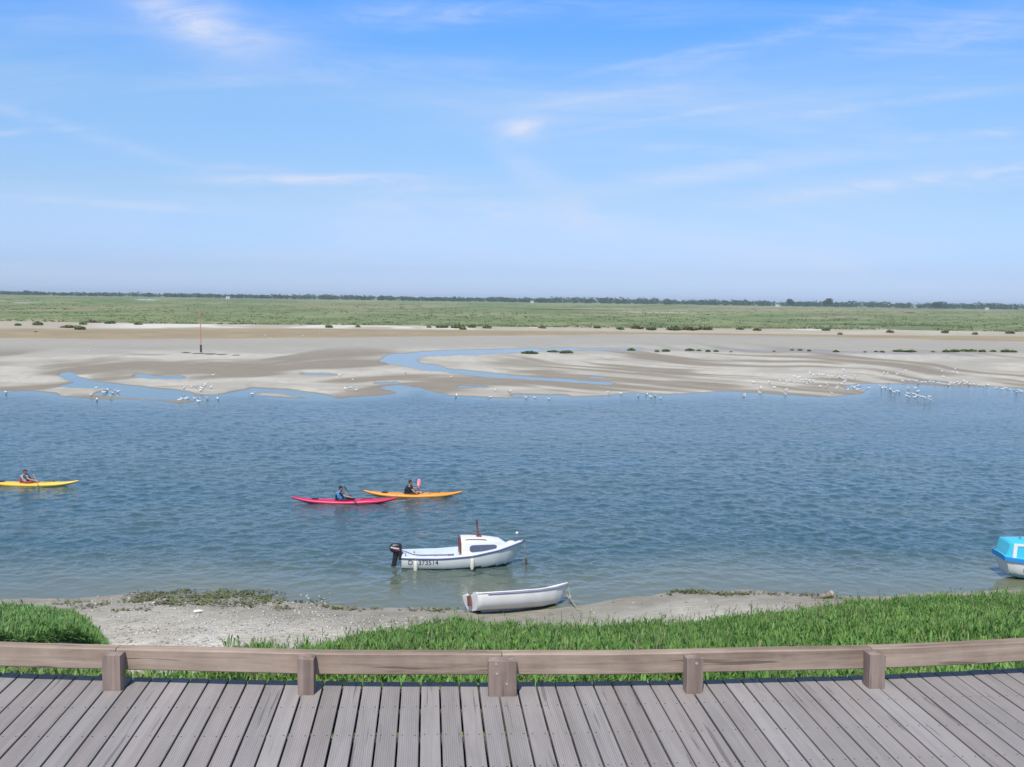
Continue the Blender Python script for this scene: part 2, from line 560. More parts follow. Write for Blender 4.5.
def hash2(ix, iy, seed):
    h = (ix.astype(np.int64) * 374761393 + iy.astype(np.int64) * 668265263 + seed * 1442695041) & 0xFFFFFFFF
    h = ((h ^ (h >> 13)) * 1274126177) & 0xFFFFFFFF
    return ((h ^ (h >> 16)) & 0xFFFF) / 65535.0


def vnoise(x, y, seed=0):
    x, y = np.broadcast_arrays(np.asarray(x, float), np.asarray(y, float))
    ix, iy = np.floor(x), np.floor(y)
    fx, fy = x - ix, y - iy
    fx, fy = fx * fx * (3 - 2 * fx), fy * fy * (3 - 2 * fy)
    a, b = hash2(ix, iy, seed), hash2(ix + 1, iy, seed)
    c, d = hash2(ix, iy + 1, seed), hash2(ix + 1, iy + 1, seed)
    return (a * (1 - fx) + b * fx) * (1 - fy) + (c * (1 - fx) + d * fx) * fy


def fbm(x, y, seed=0, octaves=4, gain=0.5):
    s, a, t = 0.0, 1.0, 0.0
    for k in range(octaves):
        s = s + a * vnoise(x * 2 ** k, y * 2 ** k, seed + 17 * k)
        t += a
        a *= gain
    return s / t


def sstep(v, lo, hi):
    t = np.clip((v - lo) / (hi - lo), 0, 1)
    return t * t * (3 - 2 * t)


def curve(pts):
    xs, ys = zip(*pts)
    return lambda x: np.interp(x, xs, ys)


def lerp(a, b, t):
    return a + (b - a) * t


# ------------------------------------------------------------------ the far shore: sand flat and salt marsh
EDGE = curve([(-900, 389), (-300, 390), (0, 391), (42, 393), (60, 396), (100, 399), (130, 399.5), (165, 401), (180, 403), (195, 402), (210, 396),
              (250, 395), (290, 398), (321, 399), (360, 398.5), (403, 393), (418, 388), (432, 392), (453, 396), (520, 398.5), (605, 396), (629, 393),
              (668, 394.5), (729, 391.5), (780, 394.5), (831, 397), (862, 394.5), (872, 386), (906, 384.5), (960, 386), (1024, 388.5), (1400, 396), (2000, 405)])
BROWN_LO = curve([(-900, 334), (0, 338.5), (100, 339.5), (250, 339), (400, 337), (520, 336), (650, 334.5), (780, 336.5), (1024, 342), (1900, 356)])
BROWN_HI = curve([(-900, 318), (0, 328), (130, 328.5), (200, 328), (300, 328), (520, 330), (780, 333.5), (1024, 336), (1900, 349)])
VEG = curve([(-900, 310), (0, 321), (60, 322), (130, 323.5), (260, 324.5), (400, 325.5), (520, 327), (650, 328), (780, 328.7), (900, 330), (1024, 332), (1900, 345)])


def seg_dist(px, py, pts, ky):
    best = np.full(px.shape, 1e9)
    for (x0, y0), (x1, y1) in zip(pts[:-1], pts[1:]):
        ax, ay = x1 - x0, (y1 - y0) * ky
        t = np.clip(((px - x0) * ax + (py - y0) * ky * ay) / (ax * ax + ay * ay + 1e-9), 0, 1)
        best = np.minimum(best, np.hypot(px - x0 - t * ax, (py - y0) * ky - t * ay))
    return best / ky


CHANNELS = [   # (course, half width, depth)
    ([(66, 375), (75, 379.5), (88, 383), (112, 386)], 1.2, 0.30), ([(80, 386), (110, 386.5), (140, 389.5), (178, 394)], 1.9, 0.35),
    ([(0, 392.5), (30, 393), (52, 394.5)], 0.9, 0.25), ([(112, 393), (150, 396), (185, 397.5), (205, 398.5)], 2.0, 0.40),
    ([(142, 376), (152, 378), (178, 378)], 1.0, 0.28), ([(228, 396), (258, 390.5), (285, 392), (322, 397)], 1.4, 0.35),
    ([(306, 374.6), (336, 375.3)], 0.5, 0.16),
    ([(401, 357), (399.5, 360), (410, 364.5), (430, 368.5)], 1.9, 0.34), ([(430, 368.5), (460, 372.5), (500, 376.5)], 1.25, 0.3), ([(500, 376.5), (560, 380.5), (604, 383.6)], 0.9, 0.25),
    ([(402, 357.5), (425, 354.5), (470, 353)], 1.8, 0.34), ([(470, 353), (500, 351.8), (530, 350.6)], 1.5, 0.3), ([(530, 350.6), (570, 349.4)], 0.8, 0.2), ([(570, 349.4), (640, 349.0)], 0.45, 0.12),
    ([(398, 388), (408, 391), (428, 396), (360, 400)], 1.7, 0.35),
    ([(378, 383.8), (394, 383.2)], 0.5, 0.16), ([(462, 386.8), (483, 387.4)], 0.45, 0.12),
    ([(592, 377.3), (604, 377.8)], 0.45, 0.14), ([(518, 395.8), (560, 396.4)], 1.0, 0.2),
    ([(866, 387.5), (890, 388), (930, 391.5), (1024, 395), (1300, 402)], 2.4, 0.40), ([(905, 381), (940, 382.6)], 0.5, 0.1),
]
SPITS = [([(874, 391.5), (900, 396), (931, 400)], 2.0, 0.35), ([(168, 401), (192, 402)], 1.0, 0.12)]


def bars(px, py):
    """bars and troughs that the tide leaves in the sand; 0..1"""
    right = sstep(px, 430, 620)
    wob = 26 * (fbm(px / 170, py / 26, 3, 3) - 0.5)
    row = (py - 372) - 0.085 * (px - 760) + wob * 0.5
    fan = 2.3
    a = fbm((px + 3 * (py - 370)) / 125, row / fan, 21, 3, 0.4)
    b = fbm((px - 2 * (py - 370)) / 120, (py + 0.045 * (px - 150) + wob * 0.9) / 5.2, 33, 3, 0.35)
    patch = 0.30 * (fbm(px / 110, py / 13, 29, 2) - 0.5)
    return np.clip((lerp(b, a, right) - 0.5 + patch) * 2.9 + 0.54, 0, 1)


def far_height(px, py):
    e = EDGE(px) + 1.6 * (fbm(px / 22, py / 300, 5, 3) - 0.5)
    lo, hi, vg = BROWN_LO(px), BROWN_HI(px), VEG(px)
    above = e - py                                   # + landward
    z = np.where(above < 0, np.maximum(above * 0.06, -0.9), 0.06 * sstep(above, 0, 4) + 0.08 * sstep(above, 3, 25))
    zone = sstep(py, lo + 3, lo + 12) * sstep(above, 0.0, 7)
    br = bars(px, py)
    z = z + zone * (br - 0.30) * lerp(0.32, 0.23, sstep(px, 430, 620)) * (0.6 + 0.4 * sstep(above, 4, 14))
    z = np.maximum(z, np.where(above > 0.4, 0.04 + 0.03 * fbm(px / 9, py / 3, 8, 2), z))
    for pts, w, dep in CHANNELS:
        d = seg_dist(px, py, pts, 7.0) + 1.2 * (fbm(px / 14, py / 2.2, 9, 2) - 0.5)
        z = lerp(z, np.minimum(z, -0.10 * dep / 0.3), 1 - sstep(d, w * 0.6, w * 1.8))
    for pts, w, dep in SPITS:
        d = seg_dist(px, py, pts, 7.0)
        z = np.maximum(z, lerp(z, 0.12, 1 - sstep(d, w * 0.5, w * 1.5)))
    z = z + sstep(lo - py, -1, 8) * 0.45 + sstep(-py, -hi - 1, -vg + 0.5) * 0.65
    return z


cols = np.concatenate([np.arange(-900, -40, 30), np.arange(-40, 1066, 2.0), np.arange(1066, 2000, 30)])
NR = 190
tt = np.linspace(0, 1, NR)[:, None]
PX = np.repeat(cols[None, :], NR, 0)
PY = lerp(VEG(PX), 414 + 0.0148 * (PX - 512), tt)
Z = far_height(PX, PY)
for i in range(NR - 2, -1, -1):       # no bank steeper than the tide leaves it
    Z[i] = np.where(PY[i] > BROWN_LO(PX[i]) + 1, np.minimum(Z[i], Z[i + 1] + 0.060 * (PY[i + 1] - PY[i])), Z[i])
P = ground(PX, PY, Z)
wet = np.maximum(1 - sstep(Z, 0.0, 0.07), 0.95 * (1 - sstep(bars(PX, PY) + 0.3 * (fbm(PX / 40, PY / 2.5, 47, 3) - 0.5), 0.02, 0.72)))  # wet sand by height; the trough darkening also paints the relief's shading
nz = fbm(PX / 60, PY / 4, 41, 4)
nf = fbm(PX / 5, PY / 1.5, 43, 3)
dry = np.array([0.475, 0.438, 0.368])
dry2 = np.array([0.385, 0.352, 0.295])
wet_shade_col = np.array([0.240, 0.198, 0.143])
brown = np.array([0.315, 0.245, 0.145])
pale = np.array([0.60, 0.565, 0.50])
tint = dry[None, None] * (0.9 + 0.2 * nf[..., None])
tint = lerp(tint, dry2, sstep(nz, 0.35, 0.65)[..., None])
tint = lerp(tint, wet_shade_col, (wet * sstep(PY, BROWN_LO(PX) + 2, BROWN_LO(PX) + 12))[..., None] * 0.92)
soaked = (1 - sstep(Z, -0.01, 0.045)) * sstep(PY, BROWN_LO(PX) + 2, BROWN_LO(PX) + 12)
tint = lerp(tint, np.array([0.185, 0.165, 0.135]), soaked[..., None] * 0.8)
flatgrey = sstep(PY, BROWN_LO(PX) - 0.5, BROWN_LO(PX) + 1) * (1 - sstep(PY, BROWN_LO(PX) + 8, BROWN_LO(PX) + 17))
tint = lerp(tint, np.array([0.345, 0.318, 0.268]), flatgrey[..., None] * 0.85)
damp = 1 - sstep(seg_dist(PX, PY, [(560, 349.2), (680, 349.8), (780, 351), (860, 352.5), (1024, 353), (1300, 356)], 7.0), 0.8, 2.6)
damp = damp * (0.55 + 0.45 * fbm(PX / 40, PY / 3, 57, 2)) * (1 - sstep(PX, 930, 1010))
tint = lerp(tint, np.array([0.27, 0.265, 0.27]), damp[..., None] * 0.8)
bwn = (1 - sstep(PY, BROWN_LO(PX) - 1.2, BROWN_LO(PX) + 0.8)) * sstep(PY, BROWN_HI(PX) - 1, BROWN_HI(PX) + 1.5)
tint = lerp(tint, brown * (0.85 + 0.35 * fbm(PX / 30, PY / 1.6, 51, 4))[..., None], bwn[..., None])
top = 1 - sstep(PY, BROWN_HI(PX) - 1.2, BROWN_HI(PX) + 0.8)
whit = sstep(fbm(PX / 45, PY / 5, 61, 3), 0.42, 0.6) * (1 - 0.75 * sstep(PX, 480, 620)) * sstep(PX, 60, 150)
whit = np.maximum(whit, 0.9 * (1 - sstep(np.hypot((PX - 812) / 22, (PY - 329) / 1.6), 0.6, 1.2)))
tint = lerp(tint, lerp(np.array([0.40, 0.35, 0.27]), pale, whit[..., None]), top[..., None])
sand = np_mesh('sandflat', P.reshape(-1, 3), grid_quads(NR, len(cols)), None, None, tint.reshape(-1, 3), smooth=True)
m, t, b = material('tidal sand', rough=0.75, spec=0.3)
a = t.node('ShaderNodeAttribute', attribute_name='tint')
co = t.node('ShaderNodeTexCoord').outputs['Object']
n = t.noise(t.mapping(co, (0.35, 0.35, 1)), 1.0, 5, 0.6)
hs = t.node('ShaderNodeHueSaturation')
t.link(a.outputs['Color'], hs.inputs['Color'])
t.link(t.m('MULTIPLY_ADD', n, 0.30, 0.85), hs.inputs['Value'])
t.link(hs.outputs[0], b.inputs['Base Color'])
soak = t.node('ShaderNodeAttribute', attribute_name='soak').outputs['Fac']
t.link(t.m('MULTIPLY_ADD', soak, -0.5, 0.8), b.inputs['Roughness'])
t.link(t.bump(t.noise(co, 1.3, 5, 0.6), 0.5, 0.05), b.inputs['Normal'])
at_ = sand.data.attributes.new('soak', 'FLOAT', 'POINT')
at_.data.foreach_set('value', (1 - sstep(Z, 0.005, 0.06)).ravel().astype(np.float32))
sand.data.materials.append(m)
kind(sand, 'structure')

# salt marsh behind it, out to the horizon
NM = 120
tm = np.linspace(0, 1, NM)[:, None] ** 1.25
MX = np.repeat(cols[None, :], NM, 0)
MY = lerp(VEG(MX), horizon(MX) + 1.0, tm)
mz = 1.30 + 0.18 * sstep(tm, 0.0, 0.04) + 0.35 * (fbm(MX / 16, MY / 1.2, 71, 3) - 0.5) * sstep(tm, 0.0, 0.03) * (1 - tm)
mz[0] = far_height(MX[0], MY[0]) - 0.02
for i in range(NM - 1):
    mz[i + 1] = np.minimum(mz[i + 1], mz[i] + 0.12 * (MY[i] - MY[i + 1]))
MP = ground(MX, MY, mz)
g1 = np.array([0.150, 0.192, 0.080])
g2 = np.array([0.215, 0.245, 0.112])
g3 = np.array([0.29, 0.255, 0.155])
gd = np.array([0.10, 0.13, 0.062])
f1 = sstep(fbm(MX / 55, MY / 1.6, 81, 4), 0.35, 0.65)
tint = lerp(g1, g2, f1[..., None])
tint = lerp(tint, g3, (sstep(fbm(MX / 120, MY / 2.2, 83, 3), 0.50, 0.68) * sstep(tm, 0.2, 0.5))[..., None] * 0.85)
tint = lerp(tint, gd, (sstep(fbm(MX / 9, MY / 1.1, 85, 3), 0.55, 0.72) * (1 - sstep(tm, 0.15, 0.55)))[..., None] * 0.45)
PATCH = [((660, 312.5), (46, 0.8), (0.42, 0.36, 0.24)), ((24, 302.8), (14, 0.7), (0.36, 0.36, 0.32)), ((146, 299.6), (13, 0.7), (0.42, 0.50, 0.55)),  # pale blue entry: glint of a marsh pool painted as ground colour
         ((345, 306), (90, 0.7), (0.27, 0.22, 0.12)), ((900, 314), (120, 0.8), (0.27, 0.21, 0.12)), ((120, 309), (170, 0.8), (0.25, 0.20, 0.12)),
         ((560, 309.5), (70, 0.6), (0.05, 0.075, 0.035)), ((890, 325), (110, 0.7), (0.05, 0.075, 0.04)), ((910, 312.5), (7, 0.8), (0.06, 0.08, 0.04)),
         ((840, 319), (12, 0.6), (0.06, 0.08, 0.04))]
for (cx, cy), (rx, ry), colr in PATCH:
    k = 1 - sstep(np.hypot((MX - cx) / rx, (MY - cy - 0.0148 * (MX - cx)) / ry), 0.55, 1.15)
    tint = lerp(tint, np.array(colr), k[..., None] * 0.85)
edge_sand = (1 - sstep(tm, 0.03, 0.10)) * sstep(fbm(MX / 10, MY / 3, 91, 3), 0.5, 0.6)
tint = lerp(tint, np.array([0.38, 0.31, 0.21]), edge_sand[..., None] * 0.8)
marsh = np_mesh('marsh', MP.reshape(-1, 3), grid_quads(NM, len(cols)), None, None, tint.reshape(-1, 3), smooth=True)
m, t, b = material('salt marsh ground', rough=0.9, spec=0.15)
a = t.node('ShaderNodeAttribute', attribute_name='tint')
co = t.node('ShaderNodeTexCoord').outputs['Object']
n = t.noise(t.mapping(co, (0.12, 0.03, 1)), 1.0, 6, 0.65)
hs = t.node('ShaderNodeHueSaturation')
t.link(a.outputs['Color'], hs.inputs['Color'])
t.link(t.m('MULTIPLY_ADD', n, 0.8, 0.6), hs.inputs['Value'])
t.link(hs.outputs[0], b.inputs['Base Color'])
marsh.data.materials.append(m)
kind(marsh, 'structure')


# ------------------------------------------------------------------ the near bank
def edge_in_world(pts, z):
    g = ground([p[0] for p in pts], [p[1] for p in pts], z)
    u = g[:, 0] / g[:, 1]
    o = np.argsort(u)
    return u[o], g[o, 1]


WL = edge_in_world([(-500, 606), (-200, 604), (0, 600), (70, 599), (130, 594), (200, 594), (260, 598), (330, 603.5), (400, 607.5), (470, 611), (540, 609), (590, 605),
                    (640, 598.5), (680, 592), (760, 591), (830, 595), (880, 597), (950, 594), (1024, 590), (1300, 590), (1600, 596)], 0.0)
TOE = edge_in_world([(-500, 612), (-200, 608), (0, 611), (40, 611), (70, 616), (92, 634), (106, 655), (125, 740), (150, 760), (205, 745), (235, 664), (258, 654), (290, 665),
                     (320, 656), (360, 643), (400, 636), (430, 630), (465, 627), (500, 629), (560, 628), (600, 629), (640, 629), (700, 627), (760, 620), (800, 612),
                     (830, 606), (860, 602), (900, 600), (1000, 596), (1300, 594), (1600, 600)], 0.35)


def near_bank(x, y):
    """height, distance up the beach from the waterline, share of grass"""
    u = x / np.maximum(y, 9.0)
    wl = np.interp(u, *WL) + 0.9 * (fbm(x / 2.3, x * 0 + 4, 101, 3) - 0.5)
    toe = np.minimum(np.maximum(np.interp(u, *TOE), 11.0), wl - 0.4)
    toe = np.where(y > 9, toe, np.maximum(toe, 12))
    up = wl - y
    beach = np.where(up > 0, 0.055 * up + 0.10 * (1 - np.exp(-up / 1.5)), np.maximum(up * 0.06, -1.6))
    beach = beach + 0.05 * (fbm(x / 0.9, y / 0.9, 103, 4) - 0.5) * sstep(up, 0.3, 4) + 0.07 * (fbm(x / 2.8, y / 2.8, 104, 2) - 0.5) * sstep(up, 0.5, 5)
    ztoe = 0.055 * (wl - toe) + 0.10
    shelf = 5.92
    k = np.clip((toe - y) / np.maximum(toe - 9.3, 0.5), 0, 1)
    bank = ztoe + (shelf - ztoe) * np.where(k < 1, k ** 1.06, 1)
    bank = bank + 0.16 * (fbm(x / 1.6, y / 1.6, 105, 3) - 0.5)
    z = np.where(y < toe, np.maximum(bank, beach), beach)
    g = sstep(toe - y + 1.4 * (fbm(x / 1.1, y / 1.1, 107, 3) - 0.5), -0.3, 0.4)
    return z, up, g


gx = np.arange(-62, 62.01, 0.28)
gy = np.concatenate([np.arange(-30, 4, 3.0), np.arange(4, 40, 0.2), np.arange(40, 60, 1.0)])
GX, GY = np.meshgrid(gx, gy)
GZ, UP, GG = near_bank(GX, GY)
nA = fbm(GX / 1.3, GY / 1.3, 111, 5, 0.6)
nB = fbm(GX / 0.35, GY / 0.35, 113, 3)
mud = np.array([0.34, 0.31, 0.255])
dryb = np.array([0.53, 0.485, 0.41])
crust = np.array([0.78, 0.74, 0.67])
tint = lerp(mud, dryb, sstep(UP + 2.2 * (nA - 0.5), 0.8, 4.2)[..., None])
tint = lerp(tint, crust, (sstep(UP, 3.5, 7.5) * sstep(nA + 0.25 * (nB - 0.5), 0.38, 0.56))[..., None] * 0.9)
tint = tint * (0.72 + 0.56 * nB[..., None])
tint = lerp(tint, np.array([0.10, 0.10, 0.055]), (GG * 0.85)[..., None])
bank = np_mesh('riverbank', np.stack([GX, GY, GZ], -1).reshape(-1, 3), grid_quads(len(gy), len(gx)), None, M['terrain'], tint.reshape(-1, 3), smooth=True)
kind(bank, 'structure')

# ------------------------------------------------------------------ water
WXc = np.concatenate([np.arange(-2600, -60, 60), np.arange(-60, 1084, 1.6), np.arange(1084, 3700, 60)])
wrow = np.concatenate([np.arange(322, 384, 3.0), np.arange(384, 618, 0.75), np.arange(618, 660, 3.0)])
NW = len(wrow)
WPX = np.repeat(WXc[None, :], NW, 0)
WPY = wrow[:, None] + math.tan(ROLL) * (WPX - 512)
WP = ground(WPX, WPY, 0.0)
wup = np.interp(WP[..., 0] / WP[..., 1], *WL) - WP[..., 1]
shallow = sstep(wup + 2.2 * (fbm(WP[..., 0] / 4, WP[..., 1] / 4, 119, 3) - 0.5), -7.5, -0.3)
hcalm = WPY - EDGE(WPX)
calm = np.maximum(1 - sstep(hcalm + 4 * (fbm(WPX / 60, WPY / 5, 121, 3) - 0.5), -1, 12), 0.85 * sstep(wup, -6, -0.8))
wx_, wy_ = WP[..., 0], WP[..., 1]
ca_, sa_ = math.cos(R(24)), math.sin(R(24))
ra_, rb_ = wx_ * ca_ + wy_ * sa_, -wx_ * sa_ + wy_ * ca_
gusts = 0.55 + 0.9 * fbm(wx_ / 16, wy_ / 11, 125, 3)
chop = 0.62 * (fbm(ra_ / 0.68, rb_ / 0.46, 127, 3, 0.55) - 0.5) + 0.38 * (fbm((wx_ - 0.4 * wy_) / 0.42, (wy_ + 0.3 * wx_) / 0.34, 128, 2, 0.5) - 0.5)
chop = np.where(chop > 0, chop * 1.25, chop)            # sharper crests than troughs
WP[..., 2] = chop * 0.14 * gusts * (1 - 0.93 * calm) * (1 - 0.35 * sstep(wy_, 60, 110)) * sstep(WPY - 0.0148 * (WPX - 512), 386, 398)
water = np_mesh('water', WP.reshape(-1, 3), grid_quads(NW, len(WXc)), None, None, np.stack([shallow, calm, calm * 0], -1).reshape(-1, 3), smooth=True)
kind(water, 'structure')
m, t, b = material('river water', (0.03, 0.06, 0.07), 0.09, 0.0, 0.5)
b.inputs['IOR'].default_value = 1.333
a = t.node('ShaderNodeAttribute', attribute_name='tint')
sr = t.node('ShaderNodeSeparateColor')
t.link(a.outputs['Color'], sr.inputs[0])
co = t.node('ShaderNodeTexCoord').outputs['Object']
big = t.noise(t.mapping(co, (0.05, 0.09, 1)), 1.0, 4, 0.55)
deep = t.mix(t.smooth(big, 0.35, 0.7), (0.040, 0.090, 0.104, 1), (0.062, 0.104, 0.100, 1))
t.link(t.mix(sr.outputs[0], deep, (0.150, 0.160, 0.098, 1)), b.inputs['Base Color'])
w1 = t.noise(t.mapping(co, (2.0, 1.75, 1), (0, 0, R(28))), 1.0, 4, 0.62, 0.4)
w2 = t.noise(t.mapping(co, (0.8, 0.85, 1), (0, 0, R(-20))), 1.0, 2, 0.5, 0.2)
w3 = t.noise(t.mapping(co, (3.2, 4.5, 1), (0, 0, R(25))), 1.0, 2, 0.5)
hgt = t.m('ADD', t.m('ADD', t.m('MULTIPLY', w1, 0.24), t.m('MULTIPLY', w2, 0.24)), t.m('MULTIPLY', w3, 0.07))
gust = t.m('MULTIPLY_ADD', t.smooth(t.noise(t.mapping(co, (0.03, 0.07, 1)), 1.0, 3, 0.6), 0.3, 0.7), 0.5, 0.7)
amp = t.m('MULTIPLY', t.m('SUBTRACT', 1.0, t.m('MULTIPLY', sr.outputs[1], 0.9)), gust)
nb = t.node('ShaderNodeBump')
t.link(t.m('MULTIPLY', hgt, amp), nb.inputs['Height'])
nb.inputs['Strength'].default_value = 1.0
nb.inputs['Distance'].default_value = 0.35
t.link(nb.outputs[0], b.inputs['Normal'])
water.data.materials.append(m)


# ------------------------------------------------------------------ blades and leaves
def blade_mesh(base, h, w, az, lean, col, name, mat, parent=None, curl=0.5, tipdark=0.0):
    """many tapered bent leaves in one mesh; arrays of one entry per leaf"""
    n = len(h)
    d = np.stack([np.cos(az), np.sin(az), np.zeros(n)], -1)
    side = np.stack([-np.sin(az), np.cos(az), np.zeros(n)], -1)
    up = np.array([0, 0, 1.0])
    mid = base + (d * (lean * 0.40)[:, None] + up * np.cos(lean * 0.5)[:, None] * 0.55) * h[:, None]
    tip = base + (d * (lean * (0.75 + curl * 0.4))[:, None] + up * (np.cos(lean) * (1 - 0.25 * curl))[:, None]) * h[:, None]
    sw = side * (w / 2)[:, None]
    v = np.stack([base - sw * 0.6, base + sw * 0.6, mid + sw, mid - sw, tip], 1).reshape(-1, 3)
    i = np.arange(n)[:, None] * 5
    q = i + np.array([[0, 1, 2, 3]])
    tr = i + np.array([[3, 2, 4]])
    return np_mesh(name, v, q, tr, mat, np.repeat(col, 5, 0), parent)


def leafy(base, h, r, leaves, colr, name, mat=None, lo_w=0.03, hi_w=0.05, leaf_len=0.16, rg=None, shoot=0.35):
    """upright leafy stems: every stem carries leaves from foot to tip"""
    rg = rg or rng
    n = len(h)
    k = leaves
    t = np.tile(np.linspace(0.06, 1.0, k), n) + rg.normal(0, 0.03, n * k)
    b = np.repeat(base, k, 0)
    hh = np.repeat(h, k)
    la = np.repeat(rg.uniform(0, 6.28, n), k)
    ln = np.repeat(rg.uniform(0.05, shoot, n), k)
    az = rg.uniform(0, 6.28, n * k)
    off = np.stack([np.cos(la) * ln * hh * t, np.sin(la) * ln * hh * t, hh * t * 0.85], -1)
    rad = np.repeat(r, k) * (1 - 0.5 * t)
    off[:, 0] += np.cos(az) * rad * 0.35
    off[:, 1] += np.sin(az) * rad * 0.35
    L = leaf_len * rg.uniform(0.7, 1.35, n * k) * (1.1 - 0.3 * t) * np.repeat(h / np.mean(h), k) ** 0.5
    lean = rg.uniform(0.25, 1.5, n * k) * (1.2 - 0.7 * t)
    wd = rg.uniform(lo_w, hi_w, n * k)
    c = np.repeat(colr, k, 0) * rg.uniform(0.72, 1.3, (n * k, 1))
    return blade_mesh(b + off, L, wd, az, lean, np.clip(c, 0, 1), name, mat or M['leaf'])


def scatter_grass(x0, x1, y0, y1, count, cond):
    x = rng.uniform(x0, x1, count)
    y = rng.uniform(y0, y1, count)
    z, up, g = near_bank(x, y)
    px, py = project(np.stack([x, y, z], -1))
    keep = (rng.uniform(0, 1, count) < g) & cond(px, py, x, y) & (px > -420) & (px < 1420)
    return x[keep], y[keep], z[keep]


def green_mix(x, y, n):
    base = np.array([0.152, 0.290, 0.062])
    alt = np.array([0.215, 0.370, 0.095])
    dark = np.array([0.080, 0.182, 0.045])
    olive = np.array([0.23, 0.265, 0.10])
    a = fbm(x / 2.2, y / 2.2, 131, 3)
    b2 = fbm(x / 0.7, y / 0.7, 133, 2)
    c = lerp(base, alt, sstep(a + 0.5 * (b2 - 0.5), 0.35, 0.65)[:, None])
    c = lerp(c, dark, (sstep(b2, 0.55, 0.8) * 0.6)[:, None])
    return lerp(c, olive, (rng.uniform(0, 1, n) < 0.10)[:, None] * 0.8)


# the big green slope on the right and in the middle
def slope_zone(px, py, x, y):
    return (px > 205) & (y > 8.6)


x, y, z = scatter_grass(-14, 33, 8.6, 38, 114000, slope_zone)
far_keep = rng.uniform(0, 1, len(x)) < np.clip(18 / y, 0.4, 1.0) * (0.35 + 0.65 * sstep(fbm(x / 0.55, y / 0.75, 137, 2), 0.36, 0.55))
x, y, z = x[far_keep], y[far_keep], z[far_keep]
hh = (0.08 + 0.36 * fbm(x / 1.3, y / 1.3, 141, 3) ** 1.2 + rng.exponential(0.045, len(x)))
o = leafy(np.stack([x, y, z - 0.02], -1), np.clip(hh, 0.09, 0.75), np.full(len(x), 0.18), 22, green_mix(x, y, len(x)), 'bank_grass',
          lo_w=0.012, hi_w=0.027, leaf_len=0.115)
tag(kind(o, 'stuff'), 'lush green leafy grass covering the bank slope behind the rail, right and middle', 'grass')

# taller shoots, dry stalks and pale seed heads standing out of it
x, y, z = scatter_grass(-14, 33, 10, 38, 6600, slope_zone)
pick = fbm(x / 1.5, y / 1.5, 151, 2) > 0.5
x, y, z = x[pick], y[pick], z[pick]
dry_ = rng.uniform(0, 1, len(x)) < 0.22
c = np.where(dry_[:, None], np.array([[0.27, 0.27, 0.13]]), np.array([[0.15, 0.25, 0.075]]))
o = leafy(np.stack([x, y, z], -1), rng.uniform(0.35, 0.68, len(x)), np.full(len(x), 0.05), 14, c, 'tall_grass', lo_w=0.010, hi_w=0.020, leaf_len=0.10, shoot=0.25)
tag(kind(o, 'stuff'), 'taller green shoots and dry stalks rising out of the bank grass', 'grass')

# grassy hummock at the left
x, y, z = scatter_grass(-34, -8, 8.6, 36, 84000, lambda px, py, x, y: (px < 128) & (y > 9.6))
hh = 0.16 + 0.16 * fbm(x / 1.0, y / 1.0, 143, 2) + rng.exponential(0.03, len(x))
c = green_mix(x, y, len(x)) * np.array([0.92, 0.95, 1.1])
o = leafy(np.stack([x, y, z - 0.02], -1), np.clip(hh, 0.12, 0.5), np.full(len(x), 0.10), 14, c, 'bank_grass', lo_w=0.018, hi_w=0.035, leaf_len=0.16, shoot=0.25)
tag(kind(o, 'stuff'), 'dense green grass hummock on the beach at the left edge', 'grass')

# strip of short grass right under the edge of the boardwalk
x = rng.uniform(-14, 14, 25000)
y = rng.uniform(7.6, 10.2, 25000) + np.interp(x, [-14, -6, 0, 6, 14], [0.5, 0.1, 0, 0.9, 3.0])
z, up, g = near_bank(x, y)
hh = rng.uniform(0.07, 0.2, len(x)) * (0.6 + 0.6 * fbm(x / 0.8, y / 0.8, 147, 2))
keep = rng.uniform(0, 1, len(x)) < np.where(x < -3.6, 0.35, 1.0)
x, y, z, hh = x[keep], y[keep], z[keep], hh[keep]
c = lerp(green_mix(x, y, len(x)), np.array([0.20, 0.20, 0.085]), (rng.uniform(0, 1, len(x)) < 0.25)[:, None] * 0.7) * 1.15
o = leafy(np.stack([x, y, z - 0.01], -1), hh, np.full(len(x), 0.08), 9, c, 'verge_grass', lo_w=0.012, hi_w=0.026, leaf_len=0.10)
tag(kind(o, 'stuff'), 'strip of short grass seen under the rail beside the boardwalk edge', 'grass')

# ------------------------------------------------------------------ wrack, shells and pebbles on the beach
def on_beach(px, py, lift=0.0):
    g = ground(px, py, 0.25)
    z, up, gr = near_bank(g[..., 0], g[..., 1])
    g = ground(px, py, z)
    z, up, gr = near_bank(g[..., 0], g[..., 1])
    return np.stack([g[..., 0], g[..., 1], np.maximum(z, 0.0) + lift], -1)


def wrack(pxs, pys, name, label, size=0.15, per=16):
    p = on_beach(pxs, pys, 0.01)
    n = len(p)
    b = np.repeat(p, per, 0) + np.concatenate([rng.normal(0, size, (n * per, 2)) * np.array([1.4, 0.8]), rng.uniform(-0.01, 0.02, (n * per, 1))], -1)
    cc = np.where(rng.uniform(0, 1, (n, 1)) < 0.7, np.array([[0.11, 0.125, 0.045]]), np.array([[0.09, 0.08, 0.05]]))
    cc = np.repeat(cc, per, 0) * rng.uniform(0.6, 1.7, (n * per, 1))
    o = blade_mesh(b, rng.uniform(0.05, 0.13, n * per), rng.uniform(0.03, 0.09, n * per), rng.uniform(0, 6.28, n * per), rng.uniform(1.2, 1.65, n * per), cc, name, M['weed'])
    return tag(kind(o, 'stuff'), label, 'seaweed')


